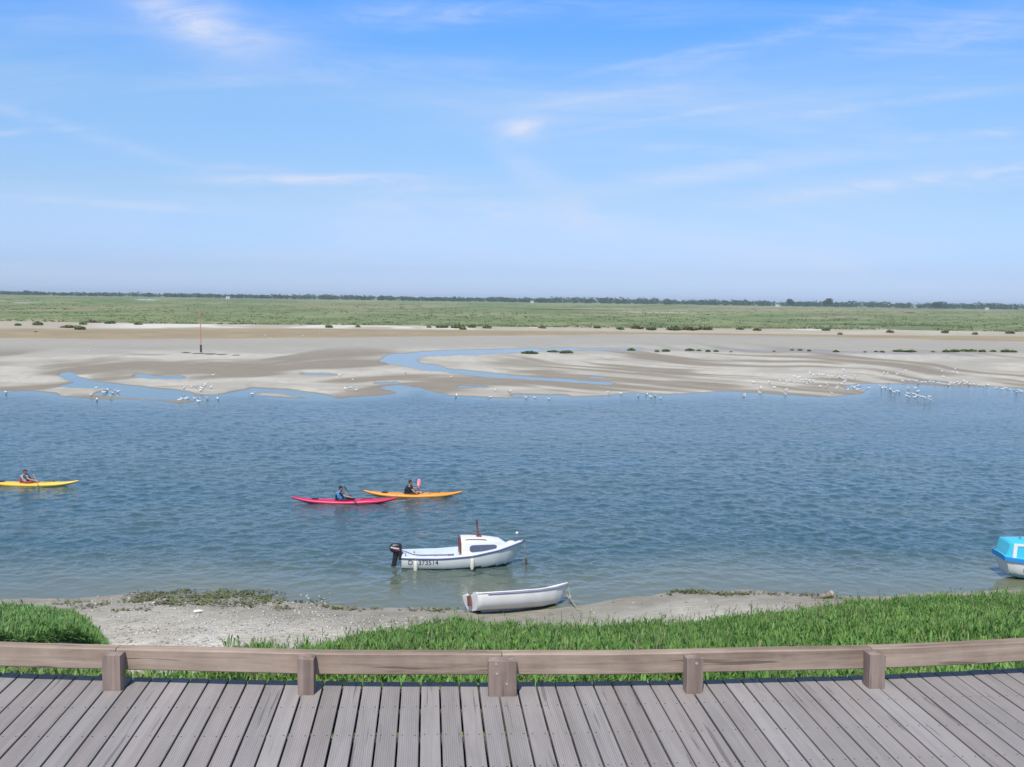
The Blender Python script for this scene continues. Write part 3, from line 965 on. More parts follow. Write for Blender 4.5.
n = 100
wx = np.concatenate([rng.normal(225, 36, 45), rng.normal(175, 45, 30), rng.uniform(60, 310, 25)])
wy = 596.5 + 0.00 * (wx - 200) + rng.normal(0, 5.2, n) + 0.00045 * (wx - 210) ** 2
ok = (wy > 589) & (wy < 611)
wrack(wx[ok], wy[ok], 'seaweed', 'green brown seaweed wrack strewn along the left part of the waterline')
wx = np.concatenate([rng.normal(692, 13, 22), rng.uniform(672, 850, 26)])
wy = np.interp(wx, [670, 690, 730, 790, 850], [592, 590.5, 593.5, 593, 596]) + rng.normal(0, 0.9, len(wx))
wrack(wx, wy, 'seaweed', 'thin line of seaweed at the waterline right of the dinghy', 0.12, 9)
wx = rng.uniform(330, 470, 14)
wrack(wx, 608.5 + 0.02 * (wx - 400) + rng.normal(0, 1.2, 14), 'seaweed', 'few scraps of seaweed on the wet sand left of the dinghy', 0.1, 10)


def pebbles(pxs, pys, lo, hi, cols_, name, label, cat):
    p = on_beach(pxs, pys)
    vs, ts, cs = [], [], []
    base = np.array([(1, 0, 0), (0.3, 0.9, 0), (-0.8, 0.6, 0), (-0.8, -0.6, 0), (0.3, -0.9, 0), (0.1, 0, 1), (0, 0, -0.5)])
    fc = np.array([(0, 1, 5), (1, 2, 5), (2, 3, 5), (3, 4, 5), (4, 0, 5), (1, 0, 6), (2, 1, 6), (3, 2, 6), (4, 3, 6), (0, 4, 6)])
    for i, q in enumerate(p):
        s = rng.uniform(lo, hi)
        a = rng.uniform(0, 6.28)
        rot = np.array([[math.cos(a), -math.sin(a), 0], [math.sin(a), math.cos(a), 0], [0, 0, 1]])
        v = (base * rng.uniform(0.7, 1.3, (7, 1)) * np.array([s, s * rng.uniform(0.5, 1), s * rng.uniform(0.3, 0.6)])) @ rot.T + q + np.array([0, 0, s * 0.1])
        vs.append(v)
        ts.append(fc + 7 * i)
        cs.append(np.repeat(np.array(cols_[rng.integers(len(cols_))])[None] * rng.uniform(0.8, 1.15), 7, 0))
    o = np_mesh(name, np.concatenate(vs), None, np.concatenate(ts), M['weed'], np.clip(np.concatenate(cs), 0, 0.85))
    return tag(kind(o, 'stuff'), label, cat)


wx = np.concatenate([rng.uniform(105, 440, 1500), rng.uniform(90, 330, 350)])
wy = np.concatenate([rng.uniform(612, 652, 1500), rng.uniform(594, 612, 350)])
ok = (wy > np.interp(wx, [330, 440], [610, 616])) | (wx < 330)
pebbles(wx[ok], wy[ok], 0.012, 0.06, [(0.60, 0.57, 0.52), (0.66, 0.63, 0.58), (0.52, 0.48, 0.42), (0.46, 0.42, 0.36), (0.40, 0.36, 0.30), (0.28, 0.24, 0.19)], 'gravel',
        'pale shells, stones and crumbs of mud on the left beach', 'shells')
wx = rng.uniform(590, 820, 45)
pebbles(wx, rng.uniform(600, 616, 45), 0.015, 0.06, [(0.55, 0.52, 0.46), (0.2, 0.17, 0.13)], 'gravel', 'scattered stones on the strip of sand right of the dinghy', 'stones')

# ------------------------------------------------------------------ boardwalk and railing
DZ = 6.70
vp = ground(428, 2000, 0)  # only for its bearing
bear = math.atan((428 - 512) / FPX)
bdir = np.array([math.sin(bear), math.cos(bear)])
adir = np.array([bdir[1], -bdir[0]])
POSTS = [(-290, 671.5, 0.13), (-86, 683, 0.13), (111.5, 691, 0.130), (305.5, 695.3, 0.117), (502.5, 696.5, 0.203), (694.5, 694, 0.122), (877, 689, 0.125), (1056, 680, 0.13), (1232, 669, 0.13)]
pb = ground([p[0] for p in POSTS], [p[1] for p in POSTS], DZ)[:, :2]
org = pb[4]
deck_rot = -bear
S_ = (pb - org) @ adir
T_ = (pb - org) @ bdir
STEP, EXTRA = 1.42, 4                     # the walk and its rail go on beyond the frame on both sides
k0 = (T_[1] - T_[0]) / (S_[1] - S_[0])
k1 = (T_[-1] - T_[-2]) / (S_[-1] - S_[-2])
S_ = np.concatenate([S_[0] - STEP * np.arange(EXTRA, 0, -1), S_, S_[-1] + STEP * np.arange(1, EXTRA + 1)])
T_ = np.concatenate([T_[0] - k0 * STEP * np.arange(EXTRA, 0, -1), T_, T_[-1] + k1 * STEP * np.arange(1, EXTRA + 1)])
WIDE = [0.125] * EXTRA + [p[2] for p in POSTS] + [0.125] * EXTRA
RAIL_GAP, RAIL_T = 0.11, 0.095
deck = bpy.data.objects.new('boardwalk', None)
C.objects.link(deck)
deck.location = (org[0], org[1], DZ)
deck.rotation_euler = (0, 0, deck_rot)
tag(kind(deck, 'structure'), 'grey weathered plank boardwalk in front of the low rail', 'boardwalk')
mb = MB()
brd = []
pitch = 0.1395
s = -98 * pitch - 0.02
sc = MB()
while s < 13.5:
    e0 = np.interp(s, S_, T_) + RAIL_GAP + 0.165
    e1 = np.interp(s + pitch, S_, T_) + RAIL_GAP + 0.165
    e0 += random.uniform(-0.004, 0.004)
    e1 = e1 + random.uniform(-0.004, 0.004)
    gap = random.uniform(0.0105, 0.0165)
    zt = random.uniform(-0.0025, 0.0015)
    wgl = random.uniform(-0.0018, 0.0018)
    x0, x1 = s + gap / 2, s + pitch - gap / 2
    n0 = len(mb.v)
    c = 0.003
    prof = [(x0, -0.028), (x0, -c), (x0 + c, 0), (x1 - c, 0), (x1, -c), (x1, -0.028)]
    ringA = [(px_ + wgl, -8.0, pz + zt) for px_, pz in prof]
    ringB = [(px_, lerp(e0, e1, (px_ - s) / pitch), pz + zt) for px_, pz in prof]
    mb.loft([ringA, ringB])
    col = (random.random(), random.random(), random.random())
    brd += [col] * (len(mb.v) - n0)
    for ty in (0.02, -0.17, -0.64, -1.11, -1.58):
        yy = np.interp(s, S_, T_) * 0.35 + ty
        for qx in (x0 + 0.022, x1 - 0.022):
            a = random.uniform(-0.004, 0.004)
            if ty == 0.02 and random.random() < 2:
                continue
            pts = [(qx + a + 0.0055 * math.cos(k * 1.0472), yy + a + 0.0055 * math.sin(k * 1.0472), zt + 0.001) for k in range(6)]
            low_ = [(p[0], p[1], p[2] - 0.004) for p in pts]
            sc.loft([low_, pts])
    s += pitch
planks = mb.build('planks', M['deck'], deck)
at = planks.data.attributes.new('board', 'FLOAT_COLOR', 'POINT')
at.data.foreach_set('color', np.concatenate([np.array(brd, np.float32), np.ones((len(brd), 1), np.float32)], 1).ravel())
sc.build('screw_heads', M['screw'], deck)
jb = MB()
for ty in (-0.17, -0.64, -1.11, -1.58, -2.05, -2.52, -3.0, -3.5, -4.0, -4.5, -5.5, -6.5, -7.5):
    for k in range(len(S_) - 1):
        y0, y1 = T_[k] * 0.35 + ty, T_[k + 1] * 0.35 + ty
        jb.loft([[(S_[k], y0 + dy_, zz) for dy_, zz in ((-0.03, -0.17), (0.03, -0.17), (0.03, -0.031), (-0.03, -0.031))],
                 [(S_[k + 1], y1 + dy_, zz) for dy_, zz in ((-0.03, -0.17), (0.03, -0.17), (0.03, -0.031), (-0.03, -0.031))]])
jb.build('joists', M['joist'], deck)
fb = MB()
for k in range(len(S_) - 1):
    q = [(T_[k] + RAIL_GAP + 0.07), (T_[k + 1] + RAIL_GAP + 0.07)]
    fb.loft([[(S_[k], q[0] + dy_, zz) for dy_, zz in ((-0.03, -0.22), (0.03, -0.22), (0.03, -0.031), (-0.03, -0.031))],
             [(S_[k + 1], q[1] + dy_, zz) for dy_, zz in ((-0.03, -0.22), (0.03, -0.22), (0.03, -0.031), (-0.03, -0.031))]])
fb.build('edge_beam', M['joist'], deck)

rail = thing('wooden_railing', 'low brown timber rail on short square posts along the boardwalk edge', 'railing', (org[0], org[1], DZ), (0, 0, deck_rot))
joints = list(range(0, len(S_), 2))
for a, b_ in zip(joints[:-1], joints[1:]):
    n = 14
    rings = []
    vx = Vector((S_[b_] - S_[a], T_[b_] - T_[a]))
    L = vx.length
    ob_ang = math.atan2(vx.y, vx.x)
    sag = T_[(a + b_) // 2] - 0.5 * (T_[a] + T_[b_])
    for i in range(n + 1):
        f = i / n
        xx = 0.003 + (L - 0.006) * f
        bow = sag * 4 * f * (1 - f)
        jz = 0.003 * math.sin(f * 9 + a)
        w0, w1, h0, h1, cc = bow, bow + RAIL_T, 0.112 + jz, 0.266 + jz, 0.008
        rings.append([(xx, w0 + cc, h0), (xx, w1 - cc, h0), (xx, w1, h0 + cc), (xx, w1, h1 - cc), (xx, w1 - cc, h1), (xx, w0 + cc, h1), (xx, w0, h1 - cc), (xx, w0, h0 + cc)])
    o = MB().loft(rings).build('rail_beam', M['rail'], rail)
    o.location = (S_[a], T_[a] + RAIL_GAP + 0.002, 0)
    o.rotation_euler = (0, 0, ob_ang)
for k, wd in enumerate(WIDE):
    h = 0.262 + random.uniform(-0.006, 0.006)
    lean = random.uniform(-0.012, 0.012)
    mb = MB()
    bm = bmesh.new()
    vs = [bm.verts.new((x_, y_, z_)) for z_ in (-0.2, h) for y_ in (0, 0.109) for x_ in (-wd / 2, wd / 2)]
    for q in [(0, 2, 3, 1), (4, 5, 7, 6), (0, 1, 5, 4), (2, 6, 7, 3), (0, 4, 6, 2), (1, 3, 7, 5)]:
        bm.faces.new([vs[i] for i in q])
    bmesh.ops.subdivide_edges(bm, edges=list(bm.edges), cuts=3, use_grid_fill=True)
    for v in bm.verts:
        edge = (abs(abs(v.co.x) - wd / 2) < 1e-4) + (min(abs(v.co.y), abs(v.co.y - 0.109)) < 1e-4)
        if edge == 2:
            v.co.x *= 0.965
            v.co.y += (0.0545 - v.co.y) * 0.05
        if v.co.z > h - 0.001:
            v.co.z += random.uniform(-0.004, 0.003) - (0.008 if edge else 0) - (0.012 * (abs(v.co.x) / (wd / 2)) if k == 6 + EXTRA and v.co.x > 0 else 0)
        v.co.x += random.uniform(-0.0015, 0.0015)
        if v.co.y > 0.01:
            v.co.y = min(v.co.y, 0.109)
    bm.verts.index_update()
    mb.add([v.co.copy() for v in bm.verts], [[v.index for v in f.verts] for f in bm.faces])
    bm.free()
    o = mb.build('post', M['post'], rail, True, 35)
    kk = min(max(k, 1), len(WIDE) - 2)
    o.location = (S_[k], T_[k], 0)
    o.rotation_euler = (0, lean, math.atan2(T_[kk + 1] - T_[kk - 1], S_[kk + 1] - S_[kk - 1]) * 0.7)
    spots = {4: [(-0.045, 0.235), (-0.04, 0.165), (0.03, 0.09)], 5: [(0.01, 0.225)]}.get(k - EXTRA, [])
    for sx, sz in spots:
        pm = MB()
        for rr in (0.011,):
            front_ = [(sx + rr * math.cos(j * 0.7854), -0.003, sz + rr * math.sin(j * 0.7854)) for j in range(8)]
            back_ = [(p[0], 0.012, p[2]) for p in front_]
            pm.loft([back_, front_])
        pm.build('plug', M['plug'], o)


# ------------------------------------------------------------------ boats
class Hull:
    def __init__(self, x0, x1, B, S, K, rake, e1=0.75, e2=1.0, n=28, seg=12, brake=0.0):
        self.x0, self.x1, self.B, self.S, self.K, self.rake, self.e1, self.e2, self.n, self.seg, self.brake = x0, x1, B, S, K, rake, e1, e2, n, seg, brake

    def pt(self, s, th, side=1, off=0.0):
        B, S, K = float(self.B(s)), float(self.S(s)), float(self.K(s))
        v = 1 - max(math.cos(th), 0.0) ** self.e2
        y = B * math.sin(th) ** self.e1
        z = K + (S - K) * v
        x = self.x0 + (self.x1 - self.x0) * s
        x -= self.rake * max(0.0, (s - 0.55) / 0.45) ** 2 * (1 - v)
        x += self.brake * max(0.0, (0.15 - s) / 0.15) * (1 - v)
        return Vector((x, side * max(y + off, 0.0), z))

    def rings(self):
        out = []
        for i in range(self.n + 1):
            s = i / self.n
            s = 1 - (1 - s) ** 1.35
            th = [math.pi / 2 * j / self.seg for j in range(self.seg + 1)]
            right = [self.pt(s, a, -1) for a in reversed(th)]
            left = [self.pt(s, a, 1) for a in th[1:]]
            out.append(right + left)
        return out

    def stations(self):
        return [1 - (1 - i / self.n) ** 1.35 for i in range(self.n + 1)]

    def surface(self, mi_fn):
        mb = MB()
        rs = self.rings()
        n = len(rs[0])
        v = [p for r in rs for p in r]
        f, mi = [], []
        for i in range(len(rs) - 1):
            for j in range(n - 1):
                q = (i * n + j, i * n + j + 1, (i + 1) * n + j + 1, (i + 1) * n + j)
                f.append(q)
                mi.append(mi_fn(sum((v[k] for k in q), Vector()) / 4))
        f.append(tuple(range(n)))
        mi.append(0)
        f.append(tuple((len(rs) - 1) * n + j for j in reversed(range(n))))
        mi.append(0)
        return mb.add(v, f, mi)

    def side_y(self, s, z):
        lo, hi = 0.0, math.pi / 2
        for _ in range(40):
            m_ = (lo + hi) / 2
            if self.pt(s, m_).z < z:
                lo = m_
            else:
                hi = m_
        return self.pt(s, (lo + hi) / 2)


def solid(o, th):
    md = o.modifiers.new('thickness', 'SOLIDIFY')
    md.thickness = th
    md.offset = -1
    return o


def text_on_hull(name, text, size, hull, x_from, z_from, parent, mat, side=-1, slope=0.0):
    cu = bpy.data.curves.new(name, 'FONT')
    cu.body = text
    cu.size = size
    cu.extrude = 0.0
    cu.offset = size * 0.012
    to = bpy.data.objects.new('lettering', cu)
    C.objects.link(to)
    dg = bpy.context.evaluated_depsgraph_get()
    me = bpy.data.meshes.new_from_object(to.evaluated_get(dg))
    bpy.data.objects.remove(to)
    for v in me.vertices:
        x_ = x_from + v.co.x * 1.0
        z_ = z_from + v.co.y + slope * v.co.x
        s_ = (x_ - hull.x0) / (hull.x1 - hull.x0)
        p = hull.side_y(s_, z_)
        v.co = Vector((x_, side * (p.y + 0.006), z_))
    me.materials.clear()
    me.materials.append(mat)
    o = bpy.data.objects.new(name, me)
    C.objects.link(o)
    o.parent = parent
    return o


# --- white cabin boat
c0 = ground(461, 567.0, 0.0)
mboat = thing('motorboat', 'white cabin motorboat with black outboard and brown mast stub afloat near the beach', 'motorboat',
              (c0[0] - 0.0, c0[1] + 0.30, 0.0), (0, R(-1.2), R(6.0)))
HB = Hull(-2.12, 2.22, curve([(0, 0.60), (0.15, 0.69), (0.4, 0.76), (0.6, 0.72), (0.78, 0.52), (0.9, 0.28), (0.97, 0.10), (1, 0.015)]),
          curve([(0, 0.47), (0.3, 0.44), (0.55, 0.49), (0.8, 0.63), (1, 0.80)]),
          curve([(0, -0.16), (0.4, -0.22), (0.7, -0.18), (0.9, -0.06), (1, 0.02)]), 0.42, 0.62, 1.0)
HB.surface(lambda p: 1 if p.z < 0.06 else 0).build('hull', [M['gelcoat'], M['antifoul']], mboat, True, 50)
mb = MB()
for side in (-1, 1):
    mb.tube([HB.pt(s, math.pi / 2, side, 0.012) + Vector((0, 0, -0.018)) for s in HB.stations()], 0.026, 6)
mb.build('rubbing_strake', M['rub_blue'], mboat, True)
# deck and cockpit
mb = MB()
rings = []
for s in HB.stations():
    p = HB.pt(s, math.pi / 2)
    B, S, X = p.y, p.z, p.x
    if s < 0.47:
        inn = max(B - 0.15, 0.02)
        r = [(B - 0.004, S + 0.002), (B - 0.02, S + 0.02), (inn, S + 0.025), (inn - 0.02, S - 0.18), (inn - 0.03, S - 0.34)]
    else:
        r = [(B - 0.004, S + 0.002), (B * 0.97, S + 0.02), (B * 0.7, S + 0.035), (B * 0.45, S + 0.045), (B * 0.2, S + 0.05)]
    rings.append([(X, y_, z_) for y_, z_ in r] + [(X, -y_, z_) for y_, z_ in reversed(r)])
mb.loft(rings, False, False)
mb.add([(x_, y_, z_) for x_, y_, z_ in ((-2.1, -0.58, 0.49), (-2.1, 0.58, 0.49), (-2.0, 0.56, 0.495), (-2.0, -0.56, 0.495), (-1.98, 0.5, 0.12), (-1.98, -0.5, 0.12))],
       [(0, 1, 2, 3), (3, 2, 4, 5)])
mb.build('cockpit_deck', M['boat_inside'], mboat, True, 40)
mb = MB().box(-1.25, -0.95, -0.52, 0.52, 0.24, 0.28, bev=0.01).box(-1.9, -1.62, -0.48, 0.48, 0.22, 0.26, bev=0.01)
mb.build('thwart', M['boat_inside'], mboat)
# cabin
rings = []
for x_, hw, top_, bot in ((-0.02, 0.56, 1.02, 0.40), (0.25, 0.56, 1.02, 0.42), (0.7, 0.51, 1.00, 0.46), (1.08, 0.42, 0.96, 0.52), (1.34, 0.34, 0.92, 0.56), (1.56, 0.25, 0.78, 0.60), (1.70, 0.17, 0.68, 0.62)):
    cr = 0.05
    rings.append([(x_, -hw, bot), (x_, -hw * 0.93, top_ - 0.10), (x_, -hw * 0.86, top_ - 0.04), (x_, -hw * 0.5, top_), (x_, 0, top_ + 0.015),
                  (x_, hw * 0.5, top_), (x_, hw * 0.86, top_ - 0.04), (x_, hw * 0.93, top_ - 0.10), (x_, hw, bot)])
mb = MB().loft(rings, False, False)
mb.add(rings[0], [tuple(range(9))])
mb.add(rings[-1], [tuple(reversed(range(9)))])
cabin = mb.build('cabin', M['gelcoat'], mboat, True, 32)


def cabin_side(x_, f, side):
    xs = [-0.02, 0.25, 0.7, 1.08, 1.34, 1.56]
    hw = np.interp(x_, xs, [0.56, 0.56, 0.51, 0.42, 0.34, 0.25])
    bot = np.interp(x_, xs, [0.40, 0.42, 0.46, 0.52, 0.56, 0.60])
    tp = np.interp(x_, xs, [1.02, 1.02, 1.00, 0.96, 0.92, 0.78]) - 0.10
    return Vector((x_, side * hw * (1 - 0.07 * f), bot + (tp - bot) * f))


for side in (-1, 1):
    for nm, x0_, x1_, f0, f1_, off, mt in (('window_frame', 0.27, 1.24, 0.30, 0.82, 0.010, M['rub_blue']), ('window_pane', 0.305, 1.205, 0.38, 0.74, 0.017, M['window'])):
        rings = []
        for i in range(19):
            f = i / 18
            x_ = lerp(x0_, x1_, f)
            rnd_ = 1 - max(0.0, 1 - min(f, 1 - f) * 9) ** 2 * 0.45
            mid_, half_ = (f0 + f1_) / 2, (f1_ - f0) / 2 * rnd_
            a0, a1 = cabin_side(x_, mid_ - half_, side), cabin_side(x_, mid_ + half_, side)
            o_ = Vector((0, side * off, 0))
            b_in = Vector((0, -side * 0.006, 0))
            rings.append([a0 + b_in, a0 + o_, a1 + o_, a1 + b_in])
        MB().loft(rings).build(nm, mt, cabin)
MB().box(-0.065, -0.026, -0.24, 0.24, 0.42, 0.97, bev=0.01).build('companionway_board', M['brown_wood'], mboat)
for side in (-1, 1):
    MB().box(-0.085, -0.027, side * 0.42 - 0.13, side * 0.42 + 0.13, 0.39, 0.955, bev=0.008).build('door_trim', M['brown_wood'], mboat)
    mb = MB().tube([(0.12, side * 0.45, 0.985), (0.17, side * 0.44, 1.012), (0.5, side * 0.43, 1.01), (0.82, side * 0.41, 0.99), (0.87, side * 0.41, 0.955)], 0.014, 6)
    mb.build('grab_rail', M['brown_wood'], mboat, True)
mb = MB().tube([(0.61, 0.0, 0.97), (0.58, 0.0, 1.33), (0.555, 0, 1.60)], [0.036, 0.034, 0.03], 8).tube([(0.55, -0.07, 1.565), (0.55, 0.07, 1.565)], 0.02, 6)
mb.tube([(0.555, 0, 1.58), (0.55, 0, 1.625)], [0.05, 0.045], 8)
mb.build('mast', M['brown_wood'], mboat, True, 40)
MB().box(0.54, 0.73, -0.08, 0.08, 0.995, 1.055, bev=0.012).build('mast_step', M['brown_wood'], mboat)
mb = MB().loft([[(1.80 + 0.17 * math.cos(k * math.pi / 8) * f, 0.17 * math.sin(k * math.pi / 8) * f, z_) for k in range(16)] for f, z_ in ((1, 0.66), (1, 0.74), (0.9, 0.79), (0.5, 0.815))])
mb.build('fore_hatch', M['gelcoat'], mboat, True, 40)
mb = MB().box(1.93, 2.0, -0.03, 0.03, 0.76, 0.81, bev=0.008).tube([(1.90, -0.05, 0.815), (1.90, 0.05, 0.815)], 0.014, 6).tube([(2.03, -0.05, 0.82), (2.03, 0.05, 0.82)], 0.014, 6)
mb.build('cleat', M['black_plastic'], mboat)
MB().box(2.10, 2.27, -0.035, 0.035, 0.795, 0.835, bev=0.01).tube([(2.25, -0.05, 0.82), (2.25, 0.05, 0.82)], 0.025, 8).build('bow_roller', M['rust'], mboat)
mb = MB().tube([(-2.14, -0.05, 0.62), (-1.7, -0.45, 0.54), (-1.4, -0.52, 0.52), (-0.32, -0.56, 0.515)], [0.017, 0.02, 0.024, 0.026], 8).tube([(-0.5, -0.555, 0.516), (-0.28, -0.56, 0.518)], 0.034, 8)
mb.build('tiller', M['rub_blue'], mboat, True, 40)
MB().tube([(-1.68, 0.545, 0.38), (-1.68, 0.50, 0.38)], 0.04, 8).build('rowlock', M['joist'], mboat)
text_on_hull('registration_letter', 'D', 0.235, HB, -1.90, 0.225, mboat, M['letter'], -1, -0.012)
text_on_hull('registration_number', '373514', 0.235, HB, -1.545, 0.222, mboat, M['letter'], -1, -0.012)
# outboard engine
om = bpy.data.objects.new('outboard_motor', None)
C.objects.link(om)
om.parent = mboat
om.location = (-2.30, -0.06, 0.0)
rings = []
for z_, a_, b2_, ox in ((0.56, 0.15, 0.11, 0.0), (0.60, 0.20, 0.135, -0.01), (0.70, 0.225, 0.14, -0.02), (0.79, 0.22, 0.13, -0.02), (0.85, 0.18, 0.10, -0.01), (0.87, 0.12, 0.06, 0)):
    rings.append([(ox + a_ * math.copysign(abs(math.cos(k * math.pi / 10)) ** 0.7, math.cos(k * math.pi / 10)), b2_ * math.copysign(abs(math.sin(k * math.pi / 10)) ** 0.7, math.sin(k * math.pi / 10)), z_)
                  for k in range(20)])
MB().loft(rings).build('cowl', M['black_plastic'], om, True, 40)
MB().add([(-0.20, -0.150, 0.74), (0.10, -0.150, 0.685), (0.10, -0.150, 0.72), (-0.20, -0.150, 0.79)], [(0, 1, 2, 3)]).build('white_stripe', M['white_decal'], om)
MB().add([(-0.12, -0.151, 0.69), (0.12, -0.151, 0.625), (0.12, -0.151, 0.665), (-0.12, -0.151, 0.715)], [(0, 1, 2, 3)]).build('red_stripe', M['red_decal'], om)
mb = MB().loft([[(cx_ + a_ * math.cos(k * math.pi / 6), b2_ * math.sin(k * math.pi / 6), z_) for k in range(12)] for z_, a_, b2_, cx_ in
                ((0.57, 0.11, 0.08, 0.0), (0.40, 0.095, 0.06, -0.03), (0.2, 0.085, 0.045, -0.075), (0.05, 0.08, 0.035, -0.11), (-0.2, 0.08, 0.03, -0.14))])
mb.build('drive_leg', M['black_plastic'], om, True, 40)
MB().box(-0.26, 0.02, -0.09, 0.09, 0.03, 0.05, bev=0.006).build('cavitation_plate', M['metal'], om)
MB().box(0.07, 0.22, -0.10, 0.10, 0.28, 0.56, bev=0.015).build('clamp_bracket', M['black_plastic'], om)


def child_world(o, p):
    mw = Matrix.Translation(o.location) @ o.rotation_euler.to_matrix().to_4x4()
    return mw @ Vector(p)


for sx, lab in ((-1.63, 'cream fender hanging on the hull beside the registration letters near the stern'), (0.34, 'cream fender hanging amidships below the cabin window')):
    s_ = (sx - HB.x0) / (HB.x1 - HB.x0)
    p = HB.pt(s_, math.pi / 2)
    f = thing('fender', lab, 'fender', child_world(mboat, (sx, -p.y - 0.075, p.z)), (0, 0, mboat.rotation_euler.z), 'fenders on the motorboat')
    rings = []
    for i in range(11):
        u_ = i / 10
        rr = 0.078 * max(math.sin(math.pi * (0.06 + 0.88 * u_)), 0.0) ** 0.35
        rings.append([(rr * math.cos(k * math.pi / 5), rr * math.sin(k * math.pi / 5), -0.5 + 0.42 * u_) for k in range(10)])
    MB().loft(rings).build('fender_body', M['fender'], f, True)
    MB().tube([(0, 0, -0.09), (0, 0.03, -0.02), (0, 0.085, 0.005)], 0.010, 6).build('fender_rope', M['rope'], f)

bow = child_world(mboat, (2.27, 0, 0.79))
mb = MB().tube([bow, bow + Vector((0.03, -0.02, -0.3)), bow + Vector((0.05, -0.05, -0.85))], 0.014, 6)
tag(mb.build('mooring_rope', M['rope']), 'pale mooring line dropping from the motorboat bow into the water', 'rope')
mb = MB()
ap = bow + Vector((0.06, -0.10, -0.60))
mb.tube([ap, ap + Vector((0.0, 0, -0.36))], 0.03, 8).tube([ap + Vector((-0.14, 0, -0.22)), ap + Vector((-0.07, 0, -0.36)), ap + Vector((0.07, 0, -0.36)), ap + Vector((0.13, 0, -0.22))], [0.012, 0.035, 0.035, 0.012], 8)
mb.tube([ap + Vector((0, -0.06, -0.02)), ap + Vector((0, 0.06, -0.02))], 0.015, 6).tube([ap, bow + Vector((0.03, -0.02, -0.25))], 0.01, 6)
tag(mb.build('anchor', M['rust'], None, True, 40), 'small rusty anchor hanging under the motorboat bow', 'anchor')
b0 = ground(517, 533.5, 0)
bo = thing('buoy', 'tiny white mooring buoy on the water behind the motorboat bow', 'buoy', b0)
MB().ball((0, 0, 0.02), (0.06, 0.06, 0.06)).build('float', M['buoy'], bo, True)
MB().tube([(0, 0, 0.07), (0, 0, 0.10)], 0.012, 6).build('lifting_eye', M['rust'], bo)

# --- white dinghy aground
din = thing('dinghy', 'small white dinghy with brown transom pad tilted on the wet sand', 'dinghy')
DH = Hull(-1.62, 1.72, curve([(0, 0.58), (0.2, 0.65), (0.45, 0.68), (0.65, 0.61), (0.82, 0.42), (0.93, 0.2), (1, 0.02)]),
          curve([(0, 0.50), (0.12, 0.50), (0.35, 0.50), (0.6, 0.52), (0.8, 0.58), (1, 0.70)]),
          curve([(0, 0.02), (0.4, 0.0), (0.7, 0.02), (0.9, 0.10), (1, 0.22)]), 0.22, 0.55, 1.25, brake=0.06)
dh = MB()
rs = DH.rings()
nn = len(rs[0])
dh.loft(rs, False, False)
hull_o = dh.build('hull', M['dinghy'], din, True, 50)
solid(hull_o, 0.03)
tr = []
for j, p in enumerate(rs[0]):
    tr.append(Vector((p.x - 0.002, p.y, p.z)))
yy = [(-0.58, 0.50), (-0.49, 0.555), (-0.28, 0.56), (-0.17, 0.50), (-0.13, 0.45), (0.13, 0.45), (0.17, 0.50), (0.28, 0.56), (0.49, 0.555), (0.58, 0.50)]
outline = tr[:-1] + [Vector((tr[-1].x, y_, z_)) for y_, z_ in reversed(yy)]
outline = tr + [Vector((tr[-1].x, y_, z_)) for y_, z_ in reversed(yy[1:-1])]
MB().loft([[p + Vector((-0.012, 0, 0)) for p in outline], [p + Vector((0.04, 0, 0)) for p in outline]], True, True).build('transom', M['dinghy'], din)
mb = MB()
for side in (-1, 1):
    mb.tube([DH.pt(s, math.pi / 2, side, 0.006) + Vector((0, 0, 0.008)) for s in DH.stations()], 0.026, 6)
mb.build('gunwale', M['dinghy'], din, True)
mb = MB()
for side in (-1, 1):
    mb.tube([DH.pt(s, math.pi / 2, side, 0.018) + Vector((0, 0, -0.035)) for s in DH.stations()[2:]], 0.017, 6)
mb.build('rubbing_strip', M['lilac_strip'], din, True)
MB().box(-1.69, -1.632, -0.11, 0.11, 0.18, 0.49, bev=0.008).build('transom_pad', M['pad'], din)
MB().box(-0.3, -0.02, -0.60, 0.60, 0.33, 0.37, bev=0.01).build('thwart', M['dinghy'], din)
MB().box(0.62, 0.85, -0.46, 0.46, 0.36, 0.40, bev=0.01).build('thwart', M['dinghy'], din)
MB().box(-1.5, -1.2, -0.52, 0.52, 0.30, 0.34, bev=0.01).build('thwart', M['dinghy'], din)
rings = []
for s in [x_ for x_ in DH.stations() if x_ > 0.72]:
    p = DH.pt(s, math.pi / 2)
    rings.append([(p.x, p.y * 0.98, p.z), (p.x, p.y * 0.4, p.z + 0.02), (p.x, -p.y * 0.4, p.z + 0.02), (p.x, -p.y * 0.98, p.z)])
MB().loft(rings, False, False).build('foredeck', M['dinghy'], din, True)
MB().box(-1.3, 1.0, -0.018, 0.018, -0.035, 0.015).build('keel', M['dinghy'], din)
sp = on_beach(np.array(519.0), np.array(610.0))
din.location = (sp[0] + 0.03, sp[1] + 0.33, sp[2] + 0.0)
din.rotation_mode = 'XYZ'
d_rot = Matrix.Rotation(R(25), 3, 'Z') @ Matrix.Rotation(R(3.2), 3, 'Y') @ Matrix.Rotation(R(-19), 3, 'X')
din.rotation_euler = d_rot.to_euler()
bowp = child_world(din, (1.74, 0, 0.62))
e = on_beach(np.array(577.0), np.array(609.0))
e = Vector(e)
mb = MB().tube([bowp, bowp.lerp(e, 0.35) + Vector((0, 0, -0.18)), bowp.lerp(e, 0.7) + Vector((0.05, 0, -0.12)), e + Vector((0, 0, 0.02)), e + Vector((0.35, -0.2, 0.02)), e + Vector((0.15, -0.5, 0.03))], 0.02, 6)
q = bowp + Vector((-0.05, -0.02, -0.25))
mb.tube([q, q + Vector((0.08, -0.05, -0.16)), q + Vector((-0.02, -0.1, -0.42)), q + Vector((-0.25, -0.15, -0.55))], 0.018, 6)
